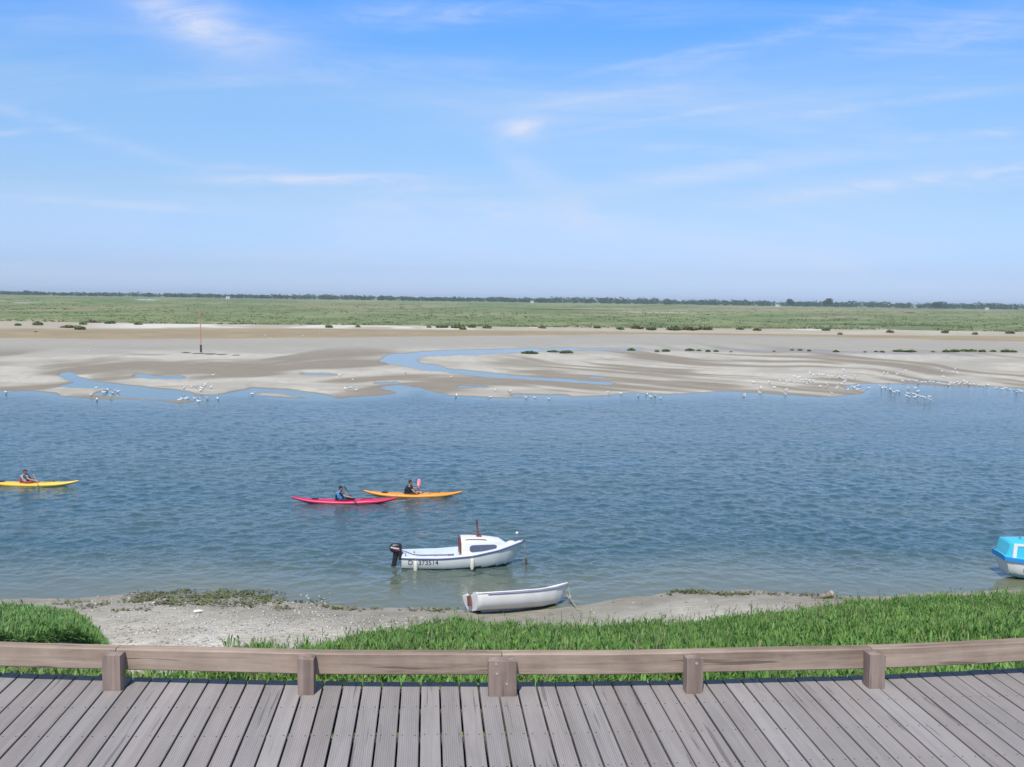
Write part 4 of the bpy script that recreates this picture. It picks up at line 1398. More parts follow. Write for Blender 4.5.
mb.ball(bowp.lerp(e, 0.3) + Vector((-0.02, 0, -0.16)), (0.07, 0.06, 0.08))
tag(mb.build('mooring_rope', M['rope'], None, True), 'dark knotted rope from the dinghy bow to the sand', 'rope')

# --- blue boat at the right edge
bb = thing('motorboat', 'cyan and white launch with bright blue gunwale band cut by the right edge', 'boat')
BH = Hull(-2.6, 2.6, curve([(0, 0.85), (0.3, 0.90), (0.7, 0.86), (0.86, 0.77), (0.95, 0.67), (1, 0.57)]),
          curve([(0, 0.70), (0.5, 0.70), (0.8, 0.74), (1, 0.82)]),
          curve([(0, -0.02), (0.6, -0.02), (0.8, 0.02), (0.93, 0.06), (1, 0.14)]), 0.22, 0.30, 1.1)
BH.surface(lambda p: 1 if p.z < 0.24 else 0).build('hull', [M['gelcoat'], M['sky_bottom']], bb, True, 40)
mb = MB()
rings = []
for s in BH.stations():
    p = BH.pt(s, math.pi / 2)
    rings.append([(p.x + (0.03 if s > 0.99 else 0), sd * (p.y + o_), p.z + z_) for sd in (1,) for o_, z_ in ((0.0, -0.13), (0.035, -0.12), (0.04, 0.01), (-0.05, 0.02))])
mb.loft(rings, False, False)
mb.loft([[(x_, -y_, z_) for x_, y_, z_ in r] for r in rings], False, False)
last = rings[-1]
mb.loft([last, [(x_, -y_, z_) for x_, y_, z_ in last]], False, False)
mb.build('gunwale_band', M['band_blue'], bb, True, 40)
rings = []
for s in BH.stations():
    p = BH.pt(s, math.pi / 2)
    rings.append([(p.x, p.y - 0.03, p.z + 0.012), (p.x, 0.3 * p.y, p.z + 0.03), (p.x, -0.3 * p.y, p.z + 0.03), (p.x, -p.y + 0.03, p.z + 0.012)])
MB().loft(rings, False, False).build('deck', M['cyan_pale'], bb, True)
rings = []
for x_, hw, tp in ((2.55, 0.50, 0.86), (2.50, 0.52, 1.04), (2.44, 0.54, 1.26), (2.38, 0.56, 1.32), (0.9, 0.72, 1.34), (0.2, 0.72, 1.34)):
    rings.append([(x_, -hw, 0.74), (x_, -hw * 0.93, tp - 0.03), (x_, -hw * 0.6, tp + 0.02), (x_, hw * 0.6, tp + 0.02), (x_, hw * 0.93, tp - 0.03), (x_, hw, 0.74)])
mb = MB().loft(rings, False, False)
mb.add(rings[-1], [tuple(range(6))])
mb.add(rings[0], [tuple(range(6))])
cud = mb.build('cuddy', M['cyan'], bb, True, 25)
def cud_side(x_, f, sd, off):
    hw = np.interp(x_, [0.2, 0.9, 2.38, 2.44], [0.72, 0.72, 0.56, 0.54])
    tp = np.interp(x_, [0.2, 0.9, 2.38, 2.44], [1.34, 1.34, 1.32, 1.26]) - 0.03
    return Vector((x_, sd * (hw * (1 - 0.07 * f) + off), 0.74 + (tp - 0.74) * f))


for sd in (-1, 1):
    mb = MB().loft([[cud_side(x_ - 0.05 * f, f, sd, o_) for x_, o_ in ((2.37, -0.01), (2.37, 0.02), (2.25, 0.02), (2.25, -0.01))] for f in (0.0, 0.5, 0.86)])
    mb.loft([[cud_side(x_, f, sd, o_) for f, o_ in ((0.84, -0.01), (0.84, 0.021), (1.0, 0.021), (1.0, -0.01))] for x_ in (2.33, 1.6, 0.9, 0.25)])
    mb.build('white_trim', M['gelcoat'], cud)
    MB().loft([[cud_side(x_, f, sd, o_) for f, o_ in ((0.12, -0.01), (0.12, 0.012), (0.72, 0.012), (0.72, -0.01))] for x_ in (1.45, 0.9, 0.4)]).build('side_panel', M['sky_bottom'], cud)
for sx in (2.0, 1.6):
    s_ = (sx - BH.x0) / (BH.x1 - BH.x0)
    p = BH.side_y(s_, 0.42)
    MB().tube([(sx, p.y - 0.02, 0.42), (sx, p.y + 0.015, 0.42)], 0.028, 8).build('skin_fitting', M['black_plastic'], bb)
MB().tube([(1.92, 0.0, 1.30), (1.90, 0.0, 1.62)], 0.022, 8).tube([(1.90, -0.16, 1.55), (1.90, 0.16, 1.55)], 0.02, 6).build('mast', M['metal'], bb)
MB().box(-2.3, 0.15, -0.8, 0.8, 0.712, 0.75, bev=0.01).build('cockpit_cover', M['cyan_pale'], bb)
MB().box(-2.5, -2.2, -0.25, 0.25, 0.745, 0.80, bev=0.01).build('engine_hatch', M['gelcoat'], bb)
bt = ground(1005.5, 557.0, 0.82)
head = R(176)
hv = np.array([math.cos(head), math.sin(head)])
lv = np.array([-hv[1], hv[0]])
bxy = bt[:2] - hv * 2.62 - lv * 0.61
bb.location = (bxy[0], bxy[1], -0.01)
bb.rotation_euler = (0, 0, head)


# ------------------------------------------------------------------ kayaks, paddlers, paddles
def make_kayak(label, mat, loc, rz, length, seat=None, group='kayaks on the river'):
    k = thing('kayak', label, 'kayak', loc, (0, 0, rz), group)
    n = 26
    rings = []
    for i in range(n + 1):
        s = i / n
        u_ = 2 * s - 1
        hw = 0.325 * max(1 - abs(u_) ** 2.1, 0.0) ** 0.85 + 0.014
        rock = 0.20 * abs(u_) ** 3.2
        x_ = u_ * length / 2
        zb, zc, zt = -0.10 + rock, 0.06 + rock * 1.05, 0.175 + rock * 1.0 - 0.035 * math.exp(-((x_ + 0.02) / 0.42) ** 2) + 0.035 * math.exp(-((x_ - 1.05) / 0.4) ** 2)
        thin = 1 - 0.72 * abs(u_) ** 2.6
        zb, zt = zc - (zc - zb) * thin, zc + max(zt - zc, 0.02) * thin
        ring = []
        for a in range(16):
            t_ = 2 * math.pi * a / 16
            cy, sy = math.cos(t_), math.sin(t_)
            y_ = hw * math.copysign(abs(cy) ** 0.8, cy)
            z_ = zc + (zt - zc) * sy if sy > 0 else zc + (zc - zb) * sy
            ring.append((x_, y_, z_))
        rings.append(ring)
    MB().loft(rings).build('hull', mat, k, True, 60)
    mb = MB()
    loop = [(0.0 + 0.48 * math.cos(a * math.pi / 12), 0.205 * math.sin(a * math.pi / 12), 0.175 + 0.02 * math.cos(a * math.pi / 12)) for a in range(25)]
    mb.tube(loop, 0.016, 6)
    mb.build('coaming', M['black_plastic'], k, True)
    MB().box(-0.36, -0.10, -0.19, 0.19, 0.14, 0.19, bev=0.02).box(-0.40, -0.33, -0.19, 0.19, 0.15, 0.42, bev=0.02).build('seat', seat or M['black_plastic'], k)
    mb = MB().loft([[(-1.35 + 0.17 * f * math.cos(a * math.pi / 7), 0.15 * f * math.sin(a * math.pi / 7), z_) for a in range(14)] for f, z_ in ((1, 0.16), (1, 0.215), (0.85, 0.225))])
    mb.build('hatch', M['black_plastic'], k)
    mb = MB().tube([(0.75, -0.2, 0.20), (1.3, 0.12, 0.235)], 0.009, 5).tube([(0.75, 0.2, 0.20), (1.3, -0.12, 0.235)], 0.009, 5)
    mb.build('deck_line', M['black_plastic'], k)
    for e_ in (-1, 1):
        xh = e_ * (length / 2 - 0.06)
        MB().tube([(xh, -0.03, 0.345), (xh + e_ * 0.05, 0, 0.365), (xh, 0.03, 0.345)], 0.011, 6).build('grab_handle', M['black_plastic'], k)
    return k


def make_paddle(label, loc, rz, a, d, t0, t1, blade, shaft):
    """shaft through local point a along d from t0 to t1"""
    p = thing('paddle', label, 'paddle', loc, (0, 0, rz), 'paddles of the kayakers')
    a, d = Vector(a), Vector(d).normalized()
    MB().tube([a + d * t0, a + d * t1], 0.016, 8).build('shaft', shaft, p, True, 40)
    for e_, s_ in ((t0, -1), (t1, 1)):
        up = d.cross(Vector((0, 1, 0.2)) if abs(d.y) < 0.8 else Vector((1, 0, 0.1))).normalized()
        nrm = d.cross(up).normalized()
        if abs(nrm.y) < abs(up.y):
            up, nrm = nrm, up
        rings = []
        for f, w_ in ((-0.04, 0.02), (0.05, 0.06), (0.16, 0.085), (0.30, 0.09), (0.39, 0.07), (0.43, 0.03)):
            c_ = a + d * (e_ + s_ * f)
            rings.append([c_ + up * w_ + nrm * 0.006, c_ + nrm * 0.014, c_ - up * w_ + nrm * 0.006, c_ - up * w_ - nrm * 0.004, c_ + up * w_ - nrm * 0.004])
        MB().loft(rings).build('blade', blade, p, True, 40)
    return p


def remeshed(mb, voxel, name, mats, parent, paint=None, smooth_it=6):
    o = mb.build(name, mats, None)
    md = o.modifiers.new('union', 'REMESH')
    md.mode = 'VOXEL'
    md.voxel_size = voxel
    ms = o.modifiers.new('soften', 'SMOOTH')
    ms.factor = 0.5
    ms.iterations = smooth_it
    dg = bpy.context.evaluated_depsgraph_get()
    me = bpy.data.meshes.new_from_object(o.evaluated_get(dg))
    old = o.data
    o.modifiers.clear()
    o.data = me
    me.name = name
    bpy.data.meshes.remove(old)
    me.materials.clear()
    for m_ in (mats if isinstance(mats, (list, tuple)) else [mats]):
        me.materials.append(m_)
    if paint:
        me.polygons.foreach_set('material_index', [paint(p.center) for p in me.polygons])
    me.shade_smooth()
    o.parent = parent
    return o


def make_paddler(label, loc, rz, hands, top_mat, vest_mat, leg_mat, hat_mat, lean=-0.06, twist=0.0, knee_up=0.19, hat=True, bare_leg=False):
    """seated figure; origin at the seat, facing +x. hands: (left, right) points held"""
    p = thing('person', label, 'person', loc, (0, 0, rz), 'kayakers')
    pel, chest = Vector((0, 0, 0.10)), Vector((lean * 0.8, 0, 0.40))
    neck, headc = Vector((lean * 1.0, 0, 0.565)), Vector((lean * 0.8 + 0.025, twist * 0.03, 0.715))
    body = MB()
    body.tube([pel + Vector((0, 0, -0.06)), pel + Vector((0, 0, 0.04)), pel.lerp(chest, 0.45), chest, chest.lerp(neck, 0.7)], [0.13, 0.15, 0.125, 0.150, 0.10], 12)
    body.ball(pel + Vector((0.0, 0.07, 0)), (0.13, 0.10, 0.10)).ball(pel + Vector((0.0, -0.07, 0)), (0.13, 0.10, 0.10))
    body.tube([neck + Vector((0, 0, -0.05)), neck, headc], [0.06, 0.052, 0.052], 10)
    body.ball(headc, (0.094, 0.076, 0.115), 16, 12)
    body.ball(headc + Vector((0.03, 0, -0.06)), (0.062, 0.056, 0.055), 12, 8)
    body.tube([headc + Vector((0.085, 0, 0.01)), headc + Vector((0.113, 0, -0.022))], [0.010, 0.016], 8)
    body.ball(headc + Vector((0.085, 0, -0.058)), (0.016, 0.026, 0.012), 8, 6)
    for sd in (-1, 1):
        body.ball(headc + Vector((-0.005, sd * 0.076, -0.005)), (0.02, 0.012, 0.03), 8, 6)
    sleeves = MB()
    legs = MB()
    for sd, hand in ((1, Vector(hands[0])), (-1, Vector(hands[1]))):
        sh = chest + Vector((0.0, sd * 0.175, 0.105))
        mid = (sh + hand) / 2
        reach = (hand - sh).length
        drop = math.sqrt(max(0.29 ** 2 - (reach / 2) ** 2, 0.003))
        el = mid + Vector((-0.1, sd * 0.5, -0.85)).normalized() * drop
        wr = hand + (el - hand).normalized() * 0.075
        body.ball(sh, 0.066)
        body.tube([chest + Vector((0, sd * 0.08, 0.09)), sh, sh.lerp(el, 0.5), el, el.lerp(wr, 0.4), wr], [0.075, 0.062, 0.05, 0.041, 0.040, 0.029], 10)
        sleeves.tube([chest + Vector((0, sd * 0.08, 0.09)), sh, sh.lerp(el, 0.55)], [0.085, 0.073, 0.062], 10)
        fw = (hand - el).normalized()
        ax = Vector((0, sd, 0))
        ax = (ax - fw * ax.dot(fw)).normalized()
        dn = fw.cross(ax).normalized()
        if dn.z > 0:
            dn = -dn
        body.tube([wr, wr.lerp(hand, 0.6) - dn * 0.012], [0.030, 0.036], 8, flat=0.7)
        for k, ln in enumerate((0.95, 1.05, 1.0, 0.8)):
            o_ = ax * (0.030 - 0.020 * k)
            k0 = wr.lerp(hand, 0.7) + o_ - dn * 0.014
            body.tube([k0, k0 + fw * 0.040 * ln - dn * 0.006, k0 + fw * 0.055 * ln + dn * 0.026, k0 + fw * 0.030 * ln + dn * 0.046], [0.0105, 0.010, 0.009, 0.008], 7)
        k0 = wr.lerp(hand, 0.35) - ax * sd * 0.0 + ax * 0.034
        body.tube([k0, k0 + fw * 0.03 + dn * 0.022, k0 + fw * 0.050 + dn * 0.036], [0.012, 0.011, 0.009], 7)
        hip, kn, an = pel + Vector((0.03, sd * 0.10, 0.0)), Vector((0.43, sd * 0.15, knee_up)), Vector((0.80, sd * 0.11, 0.03))
        body.tube([hip, hip.lerp(kn, 0.5), kn, kn.lerp(an, 0.35), an], [0.085, 0.075, 0.055, 0.055, 0.036], 10)
        body.tube([an + Vector((-0.02, 0, -0.02)), an + Vector((0.06, 0, 0.03)), an + Vector((0.10, sd * 0.02, 0.09))], [0.040, 0.040, 0.026], 8)
        legs.tube([hip, hip.lerp(kn, 0.5), kn.lerp(hip, 0.25 if bare_leg else -0.0)] + ([] if bare_leg else [kn.lerp(an, 0.35), an.lerp(kn, 0.1)]),
                  [0.098, 0.087, 0.075] + ([] if bare_leg else [0.065, 0.047]), 10)
        legs.ball(pel + Vector((0.0, sd * 0.06, 0)), (0.145, 0.115, 0.115))
    remeshed(body, 0.0085, 'body', M['skin'], p, None, 3)
    remeshed(legs, 0.013, 'trousers', leg_mat, p)
    sleeves.tube([pel + Vector((0, 0, 0.02)), pel.lerp(chest, 0.45), chest, chest.lerp(neck, 0.62)], [0.158, 0.138, 0.163, 0.112], 12)
    remeshed(sleeves, 0.013, 'shirt', top_mat, p)
    vest = MB()
    vest.tube([pel + Vector((0, 0, 0.10)), pel.lerp(chest, 0.5), chest, chest + Vector((0, 0, 0.12))], [0.165, 0.165, 0.182, 0.13], 14)
    vest.box(chest.x - 0.20, chest.x - 0.06, -0.13, 0.13, 0.20, 0.53, bev=0.03)
    remeshed(vest, 0.013, 'life_vest', vest_mat, p)
    hr = MB().ball(headc + Vector((-0.012, 0, 0.022)), (0.098, 0.083, 0.108), 14, 10)
    # clear the face: keep the upper and rear part of the scalp only
    hb = MB()
    for f in hr.f:
        cpt = sum((hr.v[i] for i in f), Vector()) / len(f) - headc
        if cpt.z > 0.035 - 0.9 * min(0, cpt.x + 0.02) * 0 and (cpt.x < 0.05 or cpt.z > 0.05) or (cpt.x < -0.02 and cpt.z > -0.06):
            hb.add([hr.v[i] for i in f], [tuple(range(len(f)))])
    ho = hb.build('hair' if not hat else 'cap', hat_mat, p, True)
    solid(ho, 0.008)
    if hat:
        MB().loft([[headc + Vector((x_, y_, 0.058 - x_ * 0.12)) for x_, y_ in ((0.06, -0.07), (0.125, -0.055), (0.155, 0), (0.125, 0.055), (0.06, 0.07))],
                   [headc + Vector((x_, y_, 0.066 - x_ * 0.12)) for x_, y_ in ((0.06, -0.07), (0.125, -0.055), (0.155, 0), (0.125, 0.055), (0.06, 0.07))]]).build('cap_peak', hat_mat, ho)
    for sd in (-1, 1):
        MB().ball(headc + Vector((0.081, sd * 0.031, 0.008)), (0.010, 0.012, 0.008), 8, 6).build('eye', M['hair'], p)
    return p


def crew(px0, py, length, rz, klabel, kmat, seat_px, plabel, paddle, paddle_label, blade, shaft, person_kw, seat_mat=None, roll=0.0):
    g = ground(px0, py, 0.0)
    k = make_kayak(klabel, kmat, (g[0], g[1], 0), rz, length, seat_mat)
    a, d, t0, t1, hl, hr_ = paddle
    a, dv = Vector(a), Vector(d).normalized()
    loc = (g[0] - 0.12 * math.cos(rz), g[1] - 0.12 * math.sin(rz), 0.045)
    pd = make_paddle(paddle_label, loc, rz, a, d, t0, t1, blade, shaft)
    pr = make_paddler(plabel, loc, rz, (a + dv * hl, a + dv * hr_), **person_kw)
    pd.scale = pr.scale = (0.9, 0.9, 0.9)


crew(344.5, 503, 4.85, R(2.5), 'red kayak with pointed ends, the lower of the two in the middle', M['kayak_red'], 0,
     'kayaker in dark cap and navy top with light blue vest back in the red kayak',
     ((0.46, 0.0, 0.33), (0.36, -0.90, -0.20), -0.85, 0.85, -0.28, 0.28), 'dark bladed paddle held low by the kayaker in the red kayak', M['blade_navy'], M['black_plastic'],
     dict(top_mat=M['cloth_navy'], vest_mat=M['cloth_blue'], leg_mat=M['cloth_navy'], hat_mat=M['cloth_black'], lean=-0.10))
crew(413, 496.5, 4.70, R(1.5), 'orange kayak beyond the red one, paddled by the person in black', M['kayak_orange'], 0,
     'kayaker all in black holding the pink paddle upright in the orange kayak',
     ((0.40, -0.24, 0.14), (0.06, 0.50, 0.80), -0.75, 0.42, 0.34, -0.02), 'paddle with pink blade held upright in the orange kayak', M['pink'], M['black_plastic'],
     dict(top_mat=M['cloth_black'], vest_mat=M['cloth_black'], leg_mat=M['cloth_black'], hat_mat=M['hair'], lean=-0.04, hat=False, bare_leg=True, knee_up=0.23))
crew(29.5, 485.5, 4.80, R(1.0), 'yellow kayak cut by the left edge of the picture', M['kayak_yellow'], 0,
     'kayaker in maroon cap and purple top with pale vest in the yellow kayak',
     ((0.46, 0.0, 0.31), (0.50, -0.80, -0.22), -0.85, 0.85, -0.28, 0.28), 'black bladed paddle resting low across the yellow kayak', M['black_plastic'], M['rope'],
     dict(top_mat=M['cloth_purple'], vest_mat=M['cloth_pale'], leg_mat=M['seat_red'], hat_mat=M['cap_brown'], lean=-0.12, bare_leg=True), seat_mat=M['seat_red'])


# ------------------------------------------------------------------ marker pole, driftwood, litter
def on_far(px, py):
    z = float(far_height(np.array([float(px)]), np.array([float(py)]))[0])
    return ground(px, py, max(z, 0.0))


mk = thing('channel_marker', 'tall thin red marker pole with dark foot on the sandflat', 'marker pole', on_far(201, 352.3), (R(0.6), R(-0.4), 0))
MB().tube([(0, 0, 1.15), (0, 0, 6.1)], [0.075, 0.06], 8).build('pole', M['marker_red'], mk, True, 40)
MB().tube([(0, 0, -0.3), (0, 0, 1.2)], [0.17, 0.15], 10).build('pile', M['marker_dark'], mk, True, 40)
mb = MB().loft([[(0.16 * math.cos(k * math.pi / 5), 0.16 * math.sin(k * math.pi / 5), z_) for k in range(10)] for z_ in (5.95, 6.35)])
mb.build('topmark', M['marker_red'], mk)

lg = on_beach(np.array(822.0), np.array(596.5), 0.06)
dw = thing('driftwood', 'short dark log with tan cut end lying at the waterline by the grass', 'driftwood', lg, (0, R(-9), R(14)))
rings = []
for i in range(9):
    f = i / 8
    r_ = 0.085 * (0.75 + 0.4 * f) * (1 + 0.15 * math.sin(i * 2.1))
    rings.append([(-0.35 + 0.72 * f, r_ * math.cos(k * math.pi / 5) + 0.02 * math.sin(i), r_ * math.sin(k * math.pi / 5)) for k in range(10)])
MB().loft(rings).build('trunk', M['driftwood'], dw, True, 40)
MB().tube([(-0.1, 0, 0.05), (-0.22, -0.10, 0.2)], [0.03, 0.014], 6).build('branch_stub', M['driftwood'], dw)
MB().loft([[(x_, r_ * math.cos(k * math.pi / 5) + 0.02, r_ * math.sin(k * math.pi / 5)) for k in range(10)] for x_, r_ in ((0.30, 0.104), (0.385, 0.10), (0.40, 0.085))]).build('cut_end', M['cut_wood'], dw, True, 40)
lt = on_beach(np.array(198.0), np.array(612.8), 0.05)
bo = thing('bottle', 'white plastic bottle washed up on the beach below the seaweed', 'bottle', lt, (0, R(86), R(8)))
bo.scale = (0.7, 0.7, 0.7)
MB().loft([[(r_ * math.cos(k * math.pi / 6), r_ * math.sin(k * math.pi / 6), z_) for k in range(12)] for r_, z_ in ((0.055, -0.17), (0.065, -0.15), (0.065, 0.08), (0.045, 0.13), (0.022, 0.16))]).build('bottle_body', M['buoy'], bo, True, 40)
MB().loft([[(0.026 * math.cos(k * math.pi / 5), 0.026 * math.sin(k * math.pi / 5), z_) for k in range(10)] for z_ in (0.16, 0.195)]).build('cap', M['white_decal'], bo)


# ------------------------------------------------------------------ gulls
def gull_mesh(name, neck, wing_up=0.0, lean=0.0):
    mb = MB()
    prof = [(-0.30, 0.31, 0.012, 0.010), (-0.22, 0.315, 0.035, 0.022), (-0.12, 0.30, 0.070, 0.062), (0.0, 0.285, 0.088, 0.090), (0.10, 0.30, 0.074, 0.084),
            (0.16, 0.335, 0.050, 0.060), (0.19, 0.375 + neck * 0.5, 0.042, 0.046), (0.215, 0.41 + neck, 0.046, 0.046), (0.25, 0.405 + neck, 0.036, 0.034), (0.275, 0.395 + neck, 0.014, 0.013)]
    mb.loft([[(x_, wy_ * math.cos(k * math.pi / 5), z_ + wz * math.sin(k * math.pi / 5)) for k in range(10)] for x_, z_, wy_, wz in prof], mi=0)
    mb.tube([(0.27, 0, 0.397 + neck), (0.325, 0, 0.385 + neck)], [0.011, 0.004], 6, mi=2)
    for sd in (-1, 1):
        mb.loft([[(x_, sd * y_, z_ + h_), (x_, sd * (y_ + 0.022), z_), (x_, sd * y_, z_ - h_)] for x_, y_, z_, h_ in
                 ((0.11, 0.055, 0.33, 0.02), (0.0, 0.075, 0.325, 0.055), (-0.12, 0.060, 0.325, 0.045), (-0.24, 0.025, 0.335, 0.022))], mi=1)
        mb.loft([[(x_, sd * y_, z_ + h_), (x_, sd * (y_ + 0.012), z_), (x_, sd * y_, z_ - h_)] for x_, y_, z_, h_ in
                 ((-0.242, 0.025, 0.335, 0.02), (-0.38, 0.012, 0.34, 0.006))], mi=3)
        mb.tube([(0.01, sd * 0.035, 0.24), (0.015, sd * 0.035, 0.10)], 0.009, 5, mi=2)
        mb.box(0.0, 0.06, sd * 0.035 - 0.02, sd * 0.035 + 0.02, 0.098, 0.106, mi=2)
    o = mb.build(name, [M['gull_white'], M['gull_grey'], M['gull_leg'], M['gull_dark']], None, True, 50)
    me = o.data
    bpy.data.objects.remove(o)
    return me


GM = [gull_mesh('gull', 0.02), gull_mesh('gull', 0.06), gull_mesh('gull', -0.03)]


def gulls(pts, label, group):
    for i, (px, py) in enumerate(pts):
        o = bpy.data.objects.new('gull', GM[random.randrange(3)])
        C.objects.link(o)
        w_ = on_far(px, py + 0.9)
        o.location = (w_[0], w_[1], w_[2] - (0.16 if w_[2] <= 0.001 else 0.105))
        s_ = random.uniform(0.68, 0.95)
        o.scale = (s_, s_ * 1.25, s_ * 1.12)
        o.rotation_euler = (0, 0, random.choice([random.uniform(-0.9, 0.9), math.pi + random.uniform(-0.9, 0.9), random.uniform(0, 6.28)]))
        tag(o, label, 'gull', group)


gulls([(96, 388), (91, 396), (97, 400), (107, 391), (104, 393), (115, 390), (113, 393), (111, 397), (118, 392)],
      'white gull standing in the little group beside the leftmost pool', 'gulls beside the left pool')
gulls([(184, 389), (192, 387), (196, 387.5), (203, 387), (205, 385.5), (202, 389), (201, 391), (211, 388), (180, 401), (182, 399), (186, 399.5), (188, 398), (195, 398.5), (199, 402), (207.5, 399), (218, 399)],
      'white gull in the flock on the sand below the red marker pole', 'gulls below the marker pole')
gulls([(340, 375.5), (353, 380), (346, 389.5), (350, 388), (356, 390.5)], 'white gull among the five on the sand bar right of the marker pole', 'gulls on the middle sand bar')
gulls([(456, 396.5), (490, 397), (495.5, 390.5), (509.5, 392), (526, 398), (535, 397.5), (549, 399), (608.5, 393), (621, 394), (638.5, 396), (646.5, 394.5), (651, 397), (660.5, 398), (655, 396)],
      'white gull strung out along the far waterline above the motorboat', 'gulls along the middle waterline')
gulls([(405.5, 373), (451.5, 377)], 'white gull standing alone beside the winding blue channel', 'gulls beside the winding channel')
gulls([(265, 335), (303, 335.5), (320, 334), (270, 338)], 'tiny pale gull on the brown sand strip below the marsh', 'gulls on the brown strip')
gulls([(6, 393)], 'lone white gull at the left end of the far waterline', None)
gulls([(213, 375.5)], 'lone white gull on the sand between the marker pole and its flock', None)
gulls([(252, 394.5)], 'lone white gull at the pool right of the flock under the marker', None)
gulls([(89, 351)], 'lone white gull on the bare grey flat far left', None)
UV = [(14, 198), (50, 155), (73, 192), (77, 173), (106, 154), (122, 173), (145, 148), (160, 158), (168, 150), (181, 150), (197, 133), (197, 154), (206, 137), (218, 136), (222, 146),
      (232, 152), (233, 145), (240, 143), (242, 158), (248, 150), (262, 150), (164, 198), (165, 182), (254, 122), (266, 127), (279, 124), (291, 127), (302, 128), (315, 130), (329, 132),
      (336, 133), (345, 130), (357, 135), (362, 136), (374, 140), (380, 132), (391, 133), (414, 134), (376, 110), (310, 157), (310, 172), (288, 170), (315, 168), (350, 175), (354, 170),
      (366, 160), (372, 152), (378, 150), (382, 144), (332, 195), (387, 182), (408, 168), (412, 175), (421, 165), (423, 180), (432, 166), (434, 177)]
gulls([(740 + u_ * 0.277, 340 + v_ * 0.277) for u_, v_ in UV] + [(754, 383), (761, 388.5), (744, 396)], 'white gull in the large flock on the sand left of the right hand pool', 'gulls on the sand left of the pool')
UV = [(464, 173), (507, 165), (511, 176), (525, 173), (535, 152), (540, 180), (546, 184), (555, 188), (560, 192), (565, 186), (575, 187), (520, 122), (531, 122), (566, 124), (588, 126),
      (597, 110), (588, 150), (600, 146), (612, 147), (625, 145), (631, 147), (640, 150), (644, 157), (655, 153), (670, 153), (683, 150), (698, 153), (712, 155), (724, 157), (738, 160),
      (752, 163), (757, 155), (766, 160), (775, 157), (783, 152), (790, 160), (797, 157), (805, 150), (810, 160), (818, 157), (822, 152), (827, 163), (845, 162), (866, 163), (880, 165),
      (892, 165), (727, 114), (736, 134), (770, 115), (775, 107), (780, 117), (788, 122), (608, 175), (608, 195), (603, 205), (612, 208), (627, 195), (630, 210), (635, 175), (640, 187),
      (641, 205), (655, 207), (666, 209), (680, 212), (686, 207), (688, 217), (668, 215), (926, 174), (945, 178), (961, 175), (973, 178), (990, 180), (997, 190), (1003, 180), (1010, 185), (1018, 186)]
gulls([(740 + u_ * 0.277, 340 + v_ * 0.277) for u_, v_ in UV], 'white gull in the long line of birds around the right hand pool', 'gulls around the right pool')


# ------------------------------------------------------------------ marsh plants
def tuft_mesh(name, n, seed, col, spread=1.0):
    rg = np.random.default_rng(seed)
    a = rg.uniform(0, 6.28, n)
    r_ = np.sqrt(rg.uniform(0, 1, n)) * 0.5 * spread
    base = np.stack([np.cos(a) * r_, np.sin(a) * r_ * 0.8, np.zeros(n)], -1)
    lump = 0.55 + 0.45 * np.sin(a * 2.3 + seed) * (r_ / 0.5)
    base[:, 2] = rg.uniform(0, 0.5, n) * (1 - (r_ / 0.55) ** 2) * lump
    c = np.array(col)[None] * rg.uniform(0.6, 1.5, (n, 1))
    o = blade_mesh(base, rg.uniform(0.16, 0.42, n), rg.uniform(0.06, 0.12, n), rg.uniform(0, 6.28, n), rg.uniform(0.1, 1.1, n), c, name, M['leaf'])
    me = o.data
    bpy.data.objects.remove(o)
    return me


EDGE_T = [tuft_mesh('marsh_bush', 420, s_, c_) for s_, c_ in ((1, (0.26, 0.32, 0.14)), (2, (0.28, 0.33, 0.16)), (3, (0.33, 0.31, 0.17)))]
BAR_T = [tuft_mesh('grass_tussock', 360, s_, c_) for s_, c_ in ((4, (0.18, 0.26, 0.08)), (5, (0.21, 0.28, 0.09)), (6, (0.17, 0.23, 0.08)))]


def tufts(pts, meshes, name, label, cat, group, hf):
    for i, (px, py, wd) in enumerate(pts):
        w_ = on_far(px, py + 0.6)
        sc_ = wd * w_[1] / FPX
        o = bpy.data.objects.new(name, meshes[i % len(meshes)])
        C.objects.link(o)
        o.location = (w_[0], w_[1], w_[2] - 0.04)
        o.scale = (sc_, sc_ * random.uniform(0.8, 1.3), min(hf * random.uniform(0.8, 1.2), sc_ * 0.9))
        o.rotation_euler = (0, 0, random.choice([0.0, math.pi]) + random.uniform(-0.3, 0.3))
        tag(o, label, cat, group)


tufts([(18, 325, 6), (38, 324.5, 10), (70, 327, 18), (80, 329, 10), (83, 324, 8), (92, 322, 14), (110, 323, 10), (138, 324, 8), (36, 331.5, 3)], EDGE_T, 'marsh_bush',
      'low dark shrub on the pale sand left of the red marker, at the marsh edge', 'shrub', 'shrubs at the marsh edge left of the marker', 1.9)
tufts([(329, 327, 7), (358, 326.5, 5), (429, 327, 5), (442, 327, 12), (458, 327, 14), (463, 329, 7), (472, 326.8, 8), (487, 327.5, 9), (542, 327.5, 8), (597, 327.5, 7), (620, 328.5, 8), (637, 328, 12),
       (651, 329, 10), (674, 329, 15), (690, 329, 15), (705, 329, 14), (740, 329, 8), (757, 330, 8)], EDGE_T, 'marsh_bush',
      'low green shrub along the marsh edge in the middle of the far shore', 'shrub', 'shrubs at the middle of the marsh edge', 2.2)
tufts([(826, 330, 8), (840, 334, 5), (890, 332, 7), (945, 332.5, 7), (975, 334, 6), (1010, 333, 9)], EDGE_T, 'marsh_bush',
      'low green shrub on the sand at the marsh edge on the right', 'shrub', 'shrubs at the right of the marsh edge', 2.0)
